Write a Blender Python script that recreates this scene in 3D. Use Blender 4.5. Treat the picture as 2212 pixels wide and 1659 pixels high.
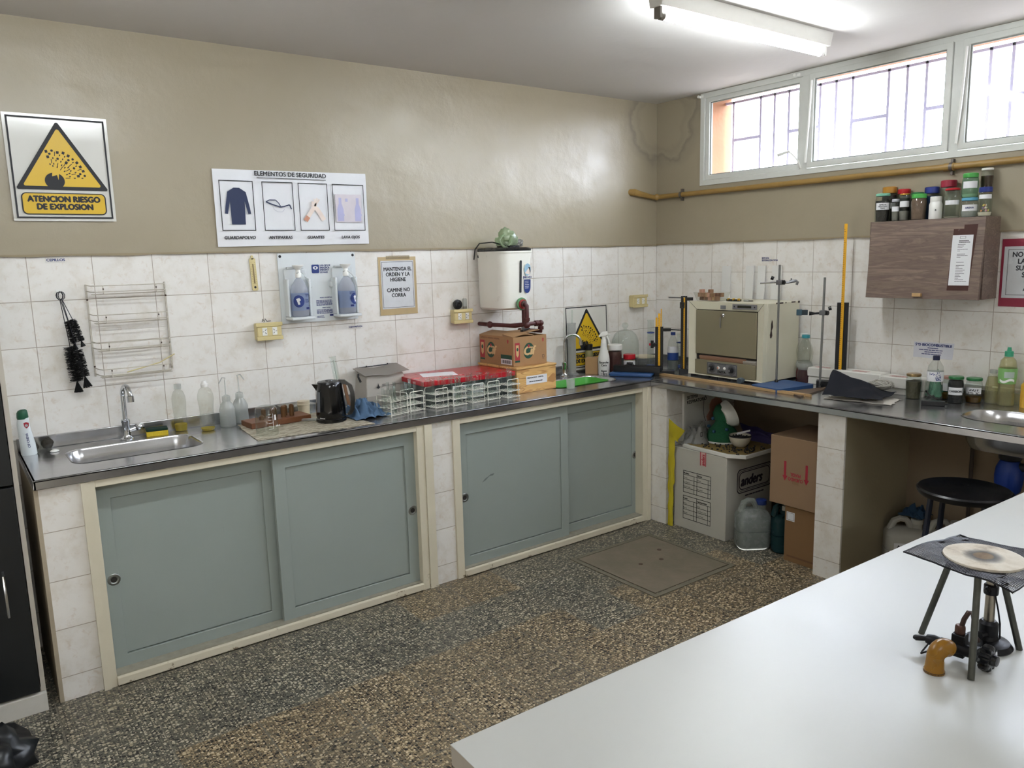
import bpy, bmesh, math, random
from mathutils import Matrix, Vector, noise
R=math.radians
S=bpy.context.scene
for o in list(bpy.data.objects): bpy.data.objects.remove(o)
# ---------------------------------------------------------------- camera
CAM=Vector((-4.2688,-3.9665,1.7033)); YAW,PIT,ROL,FPX=0.636499,-0.161728,-0.025969,1676.406
fw=Vector((math.sin(YAW)*math.cos(PIT),math.cos(YAW)*math.cos(PIT),math.sin(PIT)))
r0=Vector((math.cos(YAW),-math.sin(YAW),0)); u0=r0.cross(fw)
rr=r0*math.cos(ROL)+u0*math.sin(ROL); uu=-r0*math.sin(ROL)+u0*math.cos(ROL)
cd=bpy.data.cameras.new('camera'); cam=bpy.data.objects.new('camera',cd); S.collection.objects.link(cam)
cd.sensor_width=36; cd.lens=36*FPX/2212; cd.clip_start=.05
m=Matrix.Identity(4)
for i in range(3): m[i][0]=rr[i]; m[i][1]=uu[i]; m[i][2]=-fw[i]; m[i][3]=CAM[i]
cam.matrix_world=m; S.camera=cam
# ---------------------------------------------------------------- light and exposure
S.view_settings.view_transform='Standard'; S.view_settings.look='None'
S.view_settings.exposure=1.97; S.view_settings.gamma=1.0; S.view_settings.use_curve_mapping=False
W=bpy.data.worlds.new('sky'); S.world=W; W.use_nodes=True
WN=W.node_tree.nodes; WL=W.node_tree.links; bg=WN['Background']
SKY_STRENGTH=8.2; TUBE_STRENGTH=28.0
g_=WN.new('ShaderNodeTexCoord'); sp=WN.new('ShaderNodeSeparateXYZ'); WL.new(g_.outputs['Generated'],sp.inputs[0])
rp=WN.new('ShaderNodeValToRGB'); WL.new(sp.outputs['Z'],rp.inputs[0])
rp.color_ramp.elements[0].position=0.0; rp.color_ramp.elements[0].color=(.17,.165,.16,1)
rp.color_ramp.elements[1].position=.06; rp.color_ramp.elements[1].color=(.86,.93,1.0,1)
WL.new(rp.outputs[0],bg.inputs['Color']); bg.inputs['Strength'].default_value=SKY_STRENGTH
# ---------------------------------------------------------------- helpers
def lin(h):
    if not isinstance(h,str): return tuple(h)[:3]
    h=h.lstrip('#'); v=[int(h[i:i+2],16)/255 for i in (0,2,4)]
    return tuple(x/12.92 if x<.04045 else ((x+.055)/1.055)**2.4 for x in v)
MATS={}
class NM:
    def __init__(s,name):
        s.m=bpy.data.materials.new(name); s.m.use_nodes=True; s.t=s.m.node_tree; s.N=s.t.nodes; s.L=s.t.links
        s.b=s.N['Principled BSDF']; s.out=s.N['Material Output']; s.tc=s.N.new('ShaderNodeTexCoord')
    def n(s,t,**kw):
        x=s.N.new('ShaderNode'+t)
        for k,v in kw.items():
            if k in x.inputs: x.inputs[k].default_value=v
            else: setattr(x,k,v)
        return x
    def l(s,a,b): s.L.new(a,b)
    def noise(s,scale,detail=3,rough=.5,vec=None,dist=0):
        x=s.n('TexNoise'); x.inputs['Scale'].default_value=scale; x.inputs['Detail'].default_value=detail
        x.inputs['Roughness'].default_value=rough; x.inputs['Distortion'].default_value=dist
        s.l(vec or s.tc.outputs['Object'],x.inputs['Vector']); return x.outputs['Fac']
    def ramp(s,f,*st):
        x=s.n('ValToRGB'); e=x.color_ramp.elements
        while len(e)<len(st): e.new(.5)
        for a,(p,c) in zip(e,st): a.position=p; a.color=(*lin(c),1)
        s.l(f,x.inputs[0]); return x.outputs[0]
    def fr(s,f,a,b,c=0,d=1):
        x=s.n('MapRange'); s.l(f,x.inputs[0])
        for i,v in zip((1,2,3,4),(a,b,c,d)): x.inputs[i].default_value=v
        return x.outputs[0]
    def mix(s,f,a,b,mode='MIX'):
        x=s.n('Mix',data_type='RGBA',blend_type=mode)
        if isinstance(f,(int,float)): x.inputs[0].default_value=f
        else: s.l(f,x.inputs[0])
        for i,v in ((6,a),(7,b)):
            if isinstance(v,(str,tuple)): x.inputs[i].default_value=(*lin(v),1)
            else: s.l(v,x.inputs[i])
        return x.outputs[2]
    def math(s,op,a,b=0.):
        x=s.n('Math',operation=op)
        for i,v in ((0,a),(1,b)):
            if isinstance(v,(int,float)): x.inputs[i].default_value=v
            else: s.l(v,x.inputs[i])
        return x.outputs[0]
    def bump(s,f,st,dist=.01):
        x=s.n('Bump'); x.inputs['Strength'].default_value=st; x.inputs['Distance'].default_value=dist
        s.l(f,x.inputs['Height'])
        if s.b.inputs['Normal'].is_linked: s.l(s.b.inputs['Normal'].links[0].from_socket,x.inputs['Normal'])
        s.l(x.outputs[0],s.b.inputs['Normal'])
    def col(s,c): s.l(c,s.b.inputs['Base Color'])
    def set(s,**k):
        for a,v in k.items(): s.b.inputs[a.replace('_',' ')].default_value=v
def mat(name,col,rough=.5,metal=0,var=.12,vs=14,bump=0,bs=60,trans=0,sss=0,alpha=1):
    """plain surface whose colour drifts a little with procedural noise"""
    if name in MATS: return MATS[name]
    q=NM(name); c=lin(col); q.set(Roughness=rough,Metallic=metal)
    f=q.noise(vs,4,.6)
    q.col(q.mix(f,tuple(x*(1-var) for x in c),tuple(min(1,x*(1+var)) for x in c)))
    q.l(q.fr(f,.3,.7,max(0,rough-.03),min(1,rough+.03)),q.b.inputs['Roughness'])
    if bump: q.bump(q.noise(bs,3),bump,.003)
    if trans: q.set(Transmission_Weight=trans,IOR=1.3)
    if alpha<1: q.set(Alpha=alpha)
    MATS[name]=q.m; return q.m
def glass(name,tint='#f4f8f6',face=.04,edge=.75,rough=.02,milk=0,mc='#e8e8e6',gl='#ffffff'):
    """thin-walled clear glass or plastic: transparent with a reflection and edge tint growing at grazing angles"""
    if name in MATS: return MATS[name]
    q=NM(name); q.N.remove(q.b)
    lw=q.n('LayerWeight'); lw.inputs[0].default_value=.5
    p=q.math('POWER',lw.outputs['Facing'],4.0)
    w=q.fr(p,0,1,face,edge)
    tr=q.n('BsdfTransparent'); c=lin(tint)
    cc=q.mix(q.fr(p,0,1,0,1),tuple(c),tuple(x*.78 for x in c)); q.l(cc,tr.inputs[0])
    gl_=q.n('BsdfGlossy'); gl_.inputs['Roughness'].default_value=rough; gl_.inputs[0].default_value=(*lin(gl),1)
    f=q.noise(30,2); q.l(q.fr(f,.3,.7,rough*.6,rough*1.4+.01),gl_.inputs['Roughness'])
    mx=q.n('MixShader'); q.l(w,mx.inputs[0]); q.l(tr.outputs[0],mx.inputs[1]); q.l(gl_.outputs[0],mx.inputs[2])
    o=mx.outputs[0]
    if milk:
        di=q.n('BsdfDiffuse'); di.inputs[0].default_value=(*lin(mc),1); tl=q.n('BsdfTranslucent'); tl.inputs[0].default_value=(*lin(mc),1)
        ad=q.n('MixShader'); ad.inputs[0].default_value=.5; q.l(di.outputs[0],ad.inputs[1]); q.l(tl.outputs[0],ad.inputs[2])
        m2=q.n('MixShader'); m2.inputs[0].default_value=milk; q.l(o,m2.inputs[1]); q.l(ad.outputs[0],m2.inputs[2]); o=m2.outputs[0]
    q.l(o,q.out.inputs[0]); MATS[name]=q.m; return q.m
COL=S.collection
class G:
    """mesh builder; everything added goes through matrix M"""
    def __init__(s,M=None): s.bm=bmesh.new(); s.M=M or Matrix.Identity(4); s.mi=0
    def v(s,p): return s.bm.verts.new(s.M@Vector(p))
    def f(s,vs):
        try: x=s.bm.faces.new(vs); x.material_index=s.mi; return x
        except ValueError: return None
    def box(s,x0,x1,y0,y1,z0,z1):
        a=[s.v(p) for p in ((x0,y0,z0),(x1,y0,z0),(x1,y1,z0),(x0,y1,z0),(x0,y0,z1),(x1,y0,z1),(x1,y1,z1),(x0,y1,z1))]
        for q in ((3,2,1,0),(4,5,6,7),(0,1,5,4),(1,2,6,5),(2,3,7,6),(3,0,4,7)): s.f([a[i] for i in q])
        return s
    def cbox(s,c,d,rz=0,rx=0,ry=0):
        M=s.M; s.M=M@Matrix.Translation(c)@Matrix.Rotation(rz,4,'Z')@Matrix.Rotation(ry,4,'Y')@Matrix.Rotation(rx,4,'X')
        s.box(-d[0]/2,d[0]/2,-d[1]/2,d[1]/2,-d[2]/2,d[2]/2); s.M=M; return s
    def rings(s,rs,close=True,cap0=True,cap1=True):
        R_=[[s.v(p) for p in r] for r in rs]; n=len(R_[0])
        for a,b in zip(R_,R_[1:]):
            for i in range(n if close else n-1): s.f([a[i],a[(i+1)%n],b[(i+1)%n],b[i]])
        if close and cap0: s.f(R_[0][::-1])
        if close and cap1: s.f(R_[-1])
        return s
    def lathe(s,prof,c=(0,0,0),n=24,cap0=True,cap1=True,sx=1,sy=1):
        return s.rings([[(c[0]+max(r,1e-5)*sx*math.cos(2*math.pi*i/n),c[1]+max(r,1e-5)*sy*math.sin(2*math.pi*i/n),c[2]+z) for i in range(n)] for r,z in prof],cap0=cap0,cap1=cap1)
    def tube(s,pts,r,n=8,caps=True):
        P=[Vector(p) for p in pts]; T=[]
        for i in range(len(P)):
            t=(P[min(i+1,len(P)-1)]-P[max(i-1,0)]); T.append(t.normalized())
        up=Vector((0,0,1)) if abs(T[0].z)<.9 else Vector((1,0,0))
        a=T[0].cross(up).normalized(); rs=[]
        for i,p in enumerate(P):
            a=(a-T[i]*a.dot(T[i])).normalized(); b=T[i].cross(a); q=r[i] if isinstance(r,(list,tuple)) else r
            rs.append([p+a*q*math.cos(2*math.pi*k/n)+b*q*math.sin(2*math.pi*k/n) for k in range(n)])
        return s.rings(rs,cap0=caps,cap1=caps)
    def cyl(s,a,b,r,n=16): return s.tube([a,b],r,n)
    def slab(s,outer,holes,z0,z1):
        """polygon with holes, extruded between z0 and z1"""
        tmp=bmesh.new(); E=[]
        loops=[outer]+list(holes)
        for lp in loops:
            vs=[tmp.verts.new((p[0],p[1],0)) for p in lp]
            for i in range(len(vs)): E.append(tmp.edges.new((vs[i],vs[(i+1)%len(vs)])))
        bmesh.ops.triangle_fill(tmp,use_beauty=True,use_dissolve=False,edges=E)
        tmp.verts.index_update(); tv=[v.co.copy() for v in tmp.verts]; tf=[]
        for f in tmp.faces:
            idx=[v.index for v in f.verts]; tf.append(idx if f.normal.z>=0 else idx[::-1])
        tmp.free()
        flat=abs(z1-z0)<1e-9
        A=[s.v((p.x,p.y,z1)) for p in tv]
        for q in tf: s.f([A[i] for i in q])
        if flat: return s
        B=[s.v((p.x,p.y,z0)) for p in tv]
        for q in tf: s.f([B[i] for i in q][::-1])
        k=0
        for lp in loops:
            n=len(lp)
            for i in range(n): s.f([B[k+i],B[k+(i+1)%n],A[k+(i+1)%n],A[k+i]])
            k+=n
        return s
    def poly(s,pts,z=0,t=0): return s.slab(pts,[],z-t,z) if t else s.slab(pts,[],z,z)
    def rect(s,x0,y0,x1,y1,z=0,t=0): return s.poly([(x0,y0),(x1,y0),(x1,y1),(x0,y1)],z,t)
    def frame(s,x0,y0,x1,y1,w,z=0,t=0):
        return s.slab([(x0,y0),(x1,y0),(x1,y1),(x0,y1)],[[(x0+w,y0+w),(x1-w,y0+w),(x1-w,y1-w),(x0+w,y1-w)]],z-t,z)
    def disc(s,x,y,r,z=0,n=20,t=0): return s.poly([(x+r*math.cos(2*math.pi*i/n),y+r*math.sin(2*math.pi*i/n)) for i in range(n)],z,t)
    def ball(s,c,r,n=12,sz=1):
        k=max(4,n//2); return s.lathe([(r*math.sin(math.pi*i/k),-r*sz*math.cos(math.pi*i/k)) for i in range(k+1)],c,n)
    def sheet(s,nx,ny,fn):
        g=[[s.v(fn(i/nx,j/ny)) for i in range(nx+1)] for j in range(ny+1)]
        for j in range(ny):
            for i in range(nx): s.f([g[j][i],g[j][i+1],g[j+1][i+1],g[j+1][i]])
        return s
    def make(s,name,mt,smooth=35,fix=True):
        bm=s.bm
        if fix: bmesh.ops.recalc_face_normals(bm,faces=bm.faces)
        if smooth:
            for f in bm.faces: f.smooth=True
            a=R(smooth)
            for e in bm.edges:
                if len(e.link_faces)!=2 or e.calc_face_angle(0)>a: e.smooth=False
        me=bpy.data.meshes.new(name); bm.to_mesh(me); bm.free()
        for x in (mt if isinstance(mt,(list,tuple)) else [mt]): me.materials.append(x)
        return me
def link(name,me,parent=None,loc=(0,0,0),rot=(0,0,0)):
    o=bpy.data.objects.new(name,me); COL.objects.link(o); o.location=loc; o.rotation_euler=rot
    if parent: o.parent=parent
    return o
def part(parent,name,g,mt,loc=(0,0,0),rot=(0,0,0),bev=0,sol=0,sub=0,smooth=35,label=None):
    o=link(name,g.make(name,mt,smooth),parent,loc,rot)
    if label: o['label']=label
    if sol: x=o.modifiers.new('s','SOLIDIFY'); x.thickness=sol; x.offset=0
    if bev: x=o.modifiers.new('b','BEVEL'); x.width=bev; x.segments=2; x.limit_method='ANGLE'; x.angle_limit=R(40)
    if sub: x=o.modifiers.new('u','SUBSURF'); x.levels=sub; x.render_levels=sub
    return o
def tag(o,label,cat,group=None):
    o['label']=label; o['category']=cat
    if group: o['group']=group
    return o
def struct(o): o['kind']='structure'; return o
def thing(name,label,cat,loc=(0,0,0),rz=0,group=None,rot=None):
    return tag(link(name,None,None,loc,rot or (0,0,rz)),label,cat,group)
def solo(name,g,mt,label,cat,loc=(0,0,0),rot=(0,0,0),group=None,**k):
    return tag(part(None,name,g,mt,loc,rot,**k),label,cat,group)
def clone(o,parent=None,**k):
    c=o.copy(); COL.objects.link(c)
    if parent: c.parent=parent
    for a,v in k.items():
        if a in('loc',): c.location=v
        elif a=='rz': c.rotation_euler=(0,0,v)
        else: c[a]=v
    for ch in list(o.children): clone(ch,c)
    return c
def plane(o,x,y):
    """matrix whose local x,y axes lie along x,y with the origin at o"""
    x=Vector(x).normalized(); y=Vector(y).normalized(); z=x.cross(y); m=Matrix.Identity(4)
    for i in range(3): m[i][0]=x[i]; m[i][1]=y[i]; m[i][2]=z[i]; m[i][3]=o[i]
    return m
def onL(x,z,y=0): return plane((x,y,z),(1,0,0),(0,0,1))       # on the long wall, facing the room
def onR(y,z,x=0): return plane((x,y,z),(0,-1,0),(0,0,1))      # on the window wall
def text(parent,s,size,mt,M,align='LEFT',bold=0,shear=0,sx=1,name='lettering',wrap=0,spacing=1,line=1,rot=0,ext=0):
    c=bpy.data.curves.new('t','FONT'); c.body=s; c.size=size; c.align_x=align;  c.shear=shear
    c.space_character=spacing; c.space_line=line; c.resolution_u=3; c.extrude=ext
    o=bpy.data.objects.new('t',c); COL.objects.link(o)
    dg=bpy.context.evaluated_depsgraph_get(); me=bpy.data.meshes.new_from_object(o.evaluated_get(dg))
    bpy.data.objects.remove(o); bpy.data.curves.remove(c)
    b2=bmesh.new(); sh=(bold+.012)*size*1.3
    for k,(dx,dy) in enumerate(((0,0),(-sh,0),(sh,0),(0,sh*.7),(0,-sh*.7)) if bold else ((0,0),)):
        n0=len(b2.verts); b2.from_mesh(me); b2.verts.ensure_lookup_table()
        for v in b2.verts[n0:]: v.co+=Vector((dx,dy,k*2e-5))
    b2.to_mesh(me); b2.free(); Rz=Matrix.Rotation(rot,4,'Z')
    for v in me.vertices:
        p=Rz@Vector((v.co.x*sx,v.co.y,v.co.z))
        if wrap: a=p.x/wrap; p=Vector((wrap*math.sin(a),p.y,(wrap+.0006)*math.cos(a)-wrap))
        v.co=M@p
    me.materials.clear(); me.materials.append(mt); me.name=name
    return link(name,me,parent)
def rrect(x0,y0,x1,y1,r,n=5):
    p=[]
    for cx,cy,a in ((x1-r,y0+r,-90),(x1-r,y1-r,0),(x0+r,y1-r,90),(x0+r,y0+r,180)):
        for i in range(n+1): t=R(a+90*i/n); p.append((cx+r*math.cos(t),cy+r*math.sin(t)))
    return p
def face(x,y): return math.atan2(CAM.y-y,CAM.x-x)+math.pi/2     # rotation that turns local -y to the viewer's side
def arc(c,r,a0,a1,n,u,v):
    u=Vector(u);v=Vector(v);c=Vector(c); return [c+u*r*math.cos(R(a0+(a1-a0)*i/n))+v*r*math.sin(R(a0+(a1-a0)*i/n)) for i in range(n+1)]
FRONT=plane((0,0,0),(1,0,0),(0,0,1))
def front(y,x=0,z=0): return plane((x,y,z),(1,0,0),(0,0,1))
def nz(p,s=1.): return noise.noise(Vector(p)*s)
# ---------------------------------------------------------------- common materials
WHITE=mat('white_plastic','#e6e6e2',.35,var=.04); BLACK=mat('black_plastic','#121316',.28,var=.2)
INK=mat('black_ink','#16171c',.6,var=.1); BLUEINK=mat('blue_ink','#1b2a6b',.6,var=.1); REDINK=mat('red_ink','#a8293a',.6,var=.1)
PAPER=mat('white_paper','#dcdde0',.8,var=.05,bump=.15,bs=25)
CHROME=mat('chrome','#c9cccf',.12,1,var=.05); STEELROD=mat('steel_rod','#8b8d8f',.3,1,var=.15,vs=40)
GLASS=glass('clear_glass'); PET=glass('clear_plastic','#f7f8f5',.03,.6,.04,milk=.02); FROST=glass('frosted_plastic','#eef0ee',.06,.5,.2,milk=.42,mc='#dfe2e0')
CARD=mat('cardboard','#a5835c',.85,var=.08,vs=30,bump=.2,bs=180)
def stainless():
    q=NM('stainless_steel'); q.set(Metallic=.92,Roughness=.25)
    mp=q.n('Mapping'); q.l(q.tc.outputs['Object'],mp.inputs[0]); mp.inputs['Scale'].default_value=(2,60,60)
    f=q.noise(6,3,vec=mp.outputs[0]); g=q.noise(5,5,.7)
    q.col(q.mix(g,'#b4b4b6','#c6c6c8')); q.l(q.fr(g,.3,.7,.13,.27),q.b.inputs['Roughness']); q.bump(f,.05,.002)
    return q.m
STEEL=stainless()
def tiles(name,ax,ox,oz,w=.2527,h=.2,tone='#e6e3de'):
    """glazed ceramic wall tiles with a faint marbling"""
    q=NM(name); s=q.n('SeparateXYZ'); q.l(q.tc.outputs['Object'],s.inputs[0])
    c=q.n('CombineXYZ'); q.l(q.math('ADD',s.outputs[ax],100*w-ox),c.inputs[0]); q.l(q.math('ADD',s.outputs['Z'],100*h-oz),c.inputs[1])
    b=q.n('TexBrick'); q.l(c.outputs[0],b.inputs['Vector']); b.offset=0; b.squash=1
    for k,v in (('Scale',1),('Brick Width',w),('Row Height',h),('Mortar Size',.0016),('Mortar Smooth',.2)): b.inputs[k].default_value=v
    b.inputs['Color1'].default_value=(1,1,1,1); b.inputs['Color2'].default_value=(.95,.95,.95,1)
    a=q.noise(9,6,.65); a2=q.noise(28,5,.7,dist=.6)
    base=q.ramp(a,(.30,'#d8d2c8'),(.5,tone),(.8,'#ebe9e5'))
    vein=q.mix(q.fr(a2,.56,.72,0,.55),base,'#cbb9a6')
    tinted=q.mix(1.,vein,b.outputs['Color'],'MULTIPLY')
    q.col(q.mix(b.outputs['Fac'],tinted,'#a49b8f'))
    q.l(q.fr(b.outputs['Fac'],0,1,.17,.8),q.b.inputs['Roughness']); q.set(IOR=1.45)
    iv=q.math('SUBTRACT',1.,b.outputs['Fac']); q.bump(iv,.5,.0015); q.bump(q.noise(7,2),.12,.01)
    return q.m
TILE_L=tiles('wall_tiles_long_wall','X',-.1334,1.766); TILE_R=tiles('wall_tiles_window_wall','Y',-.0012,1.770)
def paint(name,c1,c2,rough=.32):
    q=NM(name); a=q.noise(1.6,4,.6); q.col(q.mix(a,c1,c2))
    q.l(q.fr(q.noise(5,3),.3,.7,rough-.06,rough+.08),q.b.inputs['Roughness'])
    q.bump(q.noise(3.5,3),.35,.03); q.bump(q.noise(38,4,.6),.28,.004); q.bump(q.noise(160,3,.6),.15,.0015)
    q.set(IOR=1.5); return q
ZW=.916; HC=2.743
# ================================================================ SETTING
q=NM('terrazzo_floor'); at=q.n('Attribute',attribute_name='tone'); tone=at.outputs['Fac']
mort=q.mix(tone,'#64655f','#857864'); mort=q.mix(q.fr(q.noise(14,4),.35,.7,0,.5),mort,'#6b6559')
def chips(scale,thr,seed):
    mp=q.n('Mapping'); q.l(q.tc.outputs['Object'],mp.inputs[0]); mp.inputs['Location'].default_value=(seed,seed*2,0)
    wv=q.n('TexNoise'); wv.inputs['Scale'].default_value=90; q.l(mp.outputs[0],wv.inputs['Vector'])
    ad=q.n('VectorMath',operation='MULTIPLY_ADD'); q.l(wv.outputs['Color'],ad.inputs[0]); ad.inputs[1].default_value=(.0035,.0035,.0035); q.l(mp.outputs[0],ad.inputs[2])
    v=q.n('TexVoronoi',voronoi_dimensions='2D'); v.inputs['Scale'].default_value=scale; v.inputs['Randomness'].default_value=.9; q.l(ad.outputs[0],v.inputs['Vector'])
    s=q.n('SeparateColor'); q.l(v.outputs['Color'],s.inputs[0])
    lim=q.fr(s.outputs[1],0,1,thr*.5,thr*1.15)
    return q.math('LESS_THAN',v.outputs['Distance'],lim), s.outputs[0]
m1,r1=chips(74,.42,3.1); m2,r2=chips(125,.38,7.7)
def chipcol(r): return q.ramp(r,(.0,'#17181b'),(.26,'#202124'),(.29,'#5c5a54'),(.56,'#79766c'),(.60,'#aaa08a'),(.82,'#c4bba5'),(1,'#dad3c2'))
x=q.N.new('ShaderNodeMix'); q.N.remove(x)
c1=q.mix(m2,mort,chipcol(r2)); c2=q.mix(m1,c1,chipcol(r1))
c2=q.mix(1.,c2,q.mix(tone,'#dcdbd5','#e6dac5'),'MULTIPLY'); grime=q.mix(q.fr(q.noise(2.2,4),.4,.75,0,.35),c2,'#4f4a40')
s=q.n('SeparateXYZ'); q.l(q.tc.outputs['Object'],s.inputs[0]); cb=q.n('CombineXYZ')
TP=.2985
q.l(q.math('ADD',s.outputs['X'],3.765+TP*60),cb.inputs[0]); q.l(q.math('ADD',s.outputs['Y'],.910+TP*60),cb.inputs[1])
b=q.n('TexBrick'); q.l(cb.outputs[0],b.inputs['Vector']); b.offset=0
for k,v in (('Scale',1),('Brick Width',TP),('Row Height',TP),('Mortar Size',.0028),('Mortar Smooth',.2)): b.inputs[k].default_value=v
q.col(q.mix(b.outputs['Fac'],grime,'#6a655a')); q.set(Roughness=.5); q.l(q.fr(m1,0,1,.5,.38),q.b.inputs['Roughness'])
TERR=q.m
random.seed(4)
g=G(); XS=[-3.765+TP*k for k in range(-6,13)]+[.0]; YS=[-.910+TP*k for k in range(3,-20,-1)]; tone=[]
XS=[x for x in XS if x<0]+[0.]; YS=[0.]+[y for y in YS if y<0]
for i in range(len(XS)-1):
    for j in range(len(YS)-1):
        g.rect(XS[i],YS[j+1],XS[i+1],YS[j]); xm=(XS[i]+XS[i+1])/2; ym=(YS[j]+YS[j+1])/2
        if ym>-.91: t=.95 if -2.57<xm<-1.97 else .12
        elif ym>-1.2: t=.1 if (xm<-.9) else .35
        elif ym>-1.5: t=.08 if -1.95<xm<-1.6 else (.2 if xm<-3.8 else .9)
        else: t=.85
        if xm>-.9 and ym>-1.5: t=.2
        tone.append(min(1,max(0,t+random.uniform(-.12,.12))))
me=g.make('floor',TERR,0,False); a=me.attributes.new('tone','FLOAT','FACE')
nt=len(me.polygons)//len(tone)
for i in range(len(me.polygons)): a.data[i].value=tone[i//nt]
struct(link('floor',me))
# walls: tiled lower part, thick painted plaster above
q=paint('beige_wall_paint','#9f9580','#958b77',.34)
s=q.n('SeparateXYZ'); q.l(q.tc.outputs['Object'],s.inputs[0])
# damp stain in the top corner
dv=q.n('VectorMath',operation='DISTANCE'); 
ns=q.n('TexNoise'); ns.inputs['Scale'].default_value=6; ns.inputs['Detail'].default_value=5; q.l(q.tc.outputs['Object'],ns.inputs['Vector'])
av=q.n('VectorMath',operation='MULTIPLY_ADD'); q.l(ns.outputs['Color'],av.inputs[0]); av.inputs[1].default_value=(.2,.2,.2); q.l(q.tc.outputs['Object'],av.inputs[2])
q.l(av.outputs[0],dv.inputs[0]); dv.inputs[1].default_value=(.10,.02,2.72)
d=dv.outputs['Value']
ring=q.ramp(d,(0,'#000000'),(.18,'#101010'),(.21,'#909090'),(.25,'#303030'),(.27,'#e8e8e8'),(.30,'#909090'),(.36,'#000000'))
base=q.b.inputs['Base Color'].links[0].from_socket
q.col(q.mix(ring,base,'#7b7468')); PAINT=q.m
def wall(name,boxes,mats):
    g=G()
    for (bx,mi) in boxes: g.mi=mi; g.box(*bx)
    return struct(link(name,g.make(name,mats,0)))
ORANGE=mat('orange_render','#8f6344',.85,var=.08,bump=.4,bs=30)
wall('wall_left',[((-6,0,0,.2,0,1.766),0)],[TILE_L]); wall('wall_left',[((-6,0,-.012,.2,1.766,HC),0)],[PAINT])
WY0,WZ0,WZ1,WY1=-.425,2.16,2.735,-4.5
struct(link('wall_right',(lambda g:(setattr(g,'mi',0),setattr(g,'mi',1),g.box(-.012,.3,-7,.2,1.77,WZ0),
  g.box(-.012,.27,WY0,.2,WZ0,HC),g.box(-.012,.27,-7,WY1,WZ0,HC),g.box(-.012,.27,WY1,WY0,WZ1,HC),
  setattr(g,'mi',2),g.box(.05,.28,WY0-.004,WY0,WZ0,WZ1),g.box(.05,.28,WY1,WY0,WZ1-.004,WZ1),g.box(.27,.28,-7,.2,WZ1,HC+.3),g.box(.27,.28,WY0,.2,WZ0,HC),g.make('wall_right',[TILE_R,PAINT,ORANGE],0))[-1])(G())))
wall('wall_right',[((0,.3,-7,.2,0,1.77),0)],[TILE_R])
q=paint('wall_paint_rear','#bdb7a8','#b4ae9f',.45); PAINT2=q.m
wall('wall_back',[((-6.1,-6,-7,.2,0,HC),0)],[PAINT2]); wall('wall_front',[((-6,0,-7.1,-7,0,HC),0)],[PAINT2])
q=NM('ceiling_paint'); q.col(q.mix(q.noise(1.2,4),'#cfccc9','#c4c1be')); q.set(Roughness=.75,Specular_IOR_Level=.25); q.bump(q.noise(30,4),.2,.004); q.bump(q.noise(4,3),.25,.02)
struct(link('ceiling',G().box(-6,.28,-7,.2,HC,HC+.12).make('ceiling',q.m,0)))
# lip where the paint stops above the tiles, ragged, its shadow line coloured in
LIP=mat('plaster_lip','#8f8269',.7,var=.15)
g=G(); random.seed(3)
n=60; pts=[(-6+6*i/n,1.759+random.uniform(-.003,.003)) for i in range(n+1)]
g.M=FRONT; g.slab(pts+[(0,1.768),(-6,1.768)],[],0,.0135); struct(link('trim_1',g.make('trim_1',LIP,0)))
g=G(onR(0,0)); pts=[(7*i/n,1.763+random.uniform(-.003,.003)) for i in range(n+1)]
g.slab(pts+[(7,1.772),(0.01,1.772)],[],0,.0135); struct(link('trim_2',g.make('trim_2',LIP,0)))
# ---- windows
WF=mat('window_frame_paint','#c9cbc6',.4,var=.07,vs=20,bump=.2,bs=40); SEAL=mat('glazing_putty','#8e918c',.7,var=.2)
PANE=glass('window_glass','#f6f7fb',.03,.6,.02)
g=G(onR(0,0)); g.frame(.407,2.147,4.52,2.74,.032,.018,.03)
for y in (1.165,2.015,2.83,3.66): g.rect(y,2.17,y+.045,2.72,.016,.04)
struct(link('trim_3',g.make('trim_3',WF,30)))
def window(i,y0,y1,z0,z1,proud=0):
    root=link('window_%d'%i,None,None,(-.004,-y0,z0)); struct(root)
    M=plane((0,0,0),(0,-1,0),(0,0,1)); w,h=y1-y0,z1-z0
    g=G(M); g.frame(0,0,w,h,.03,proud,.035); part(root,'sash_frame',g,WF,bev=.002)
    g=G(M); g.frame(.03,.03,w-.03,h-.03,.007,proud-.012,.01); part(root,'putty',g,SEAL)
    part(root,'pane',G(M).rect(.032,.032,w-.032,h-.032,proud-.02,.004),PANE)
    return root,M
for i,(a,b,p) in enumerate([(.44,1.165,0),(1.215,2.012,.022),(2.062,2.828,.022),(2.878,3.655,.0),(3.708,4.48,.0)]):
    w_,M=window(i+1,a,b,2.182,2.712,p)
    if i==0:
        g=G(); g.tube([(-.02,-.735,.0),(-.03,-.725,.04),(-.04,-.70,.075),(-.05,-.665,.11)],.005); g.tube([(-.05,-.675,.105),(-.055,-.60,.09)],[.007,.010]); part(w_,'handle',g,WHITE)
    if i in(1,2): part(w_,'latch_rod',G().tube([(-.03,.005,.03),(-.035,-.012,.25),(-.03,-.02,.49)],.007),WHITE)
for y in (.40,1.15): pass
for y,l in ((-.40,'small white curtain rod bracket at the top left corner of the window frame'),(-1.12,'small white curtain rod bracket above the first window post')):
    tag(part(None,'rod_bracket',G().cyl((-.013,0,.002),(-.035,0,.002),.009).box(-.019,-.013,-.03,0,-.005,.01),WHITE,(0,y,2.72)),l,'bracket')
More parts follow.
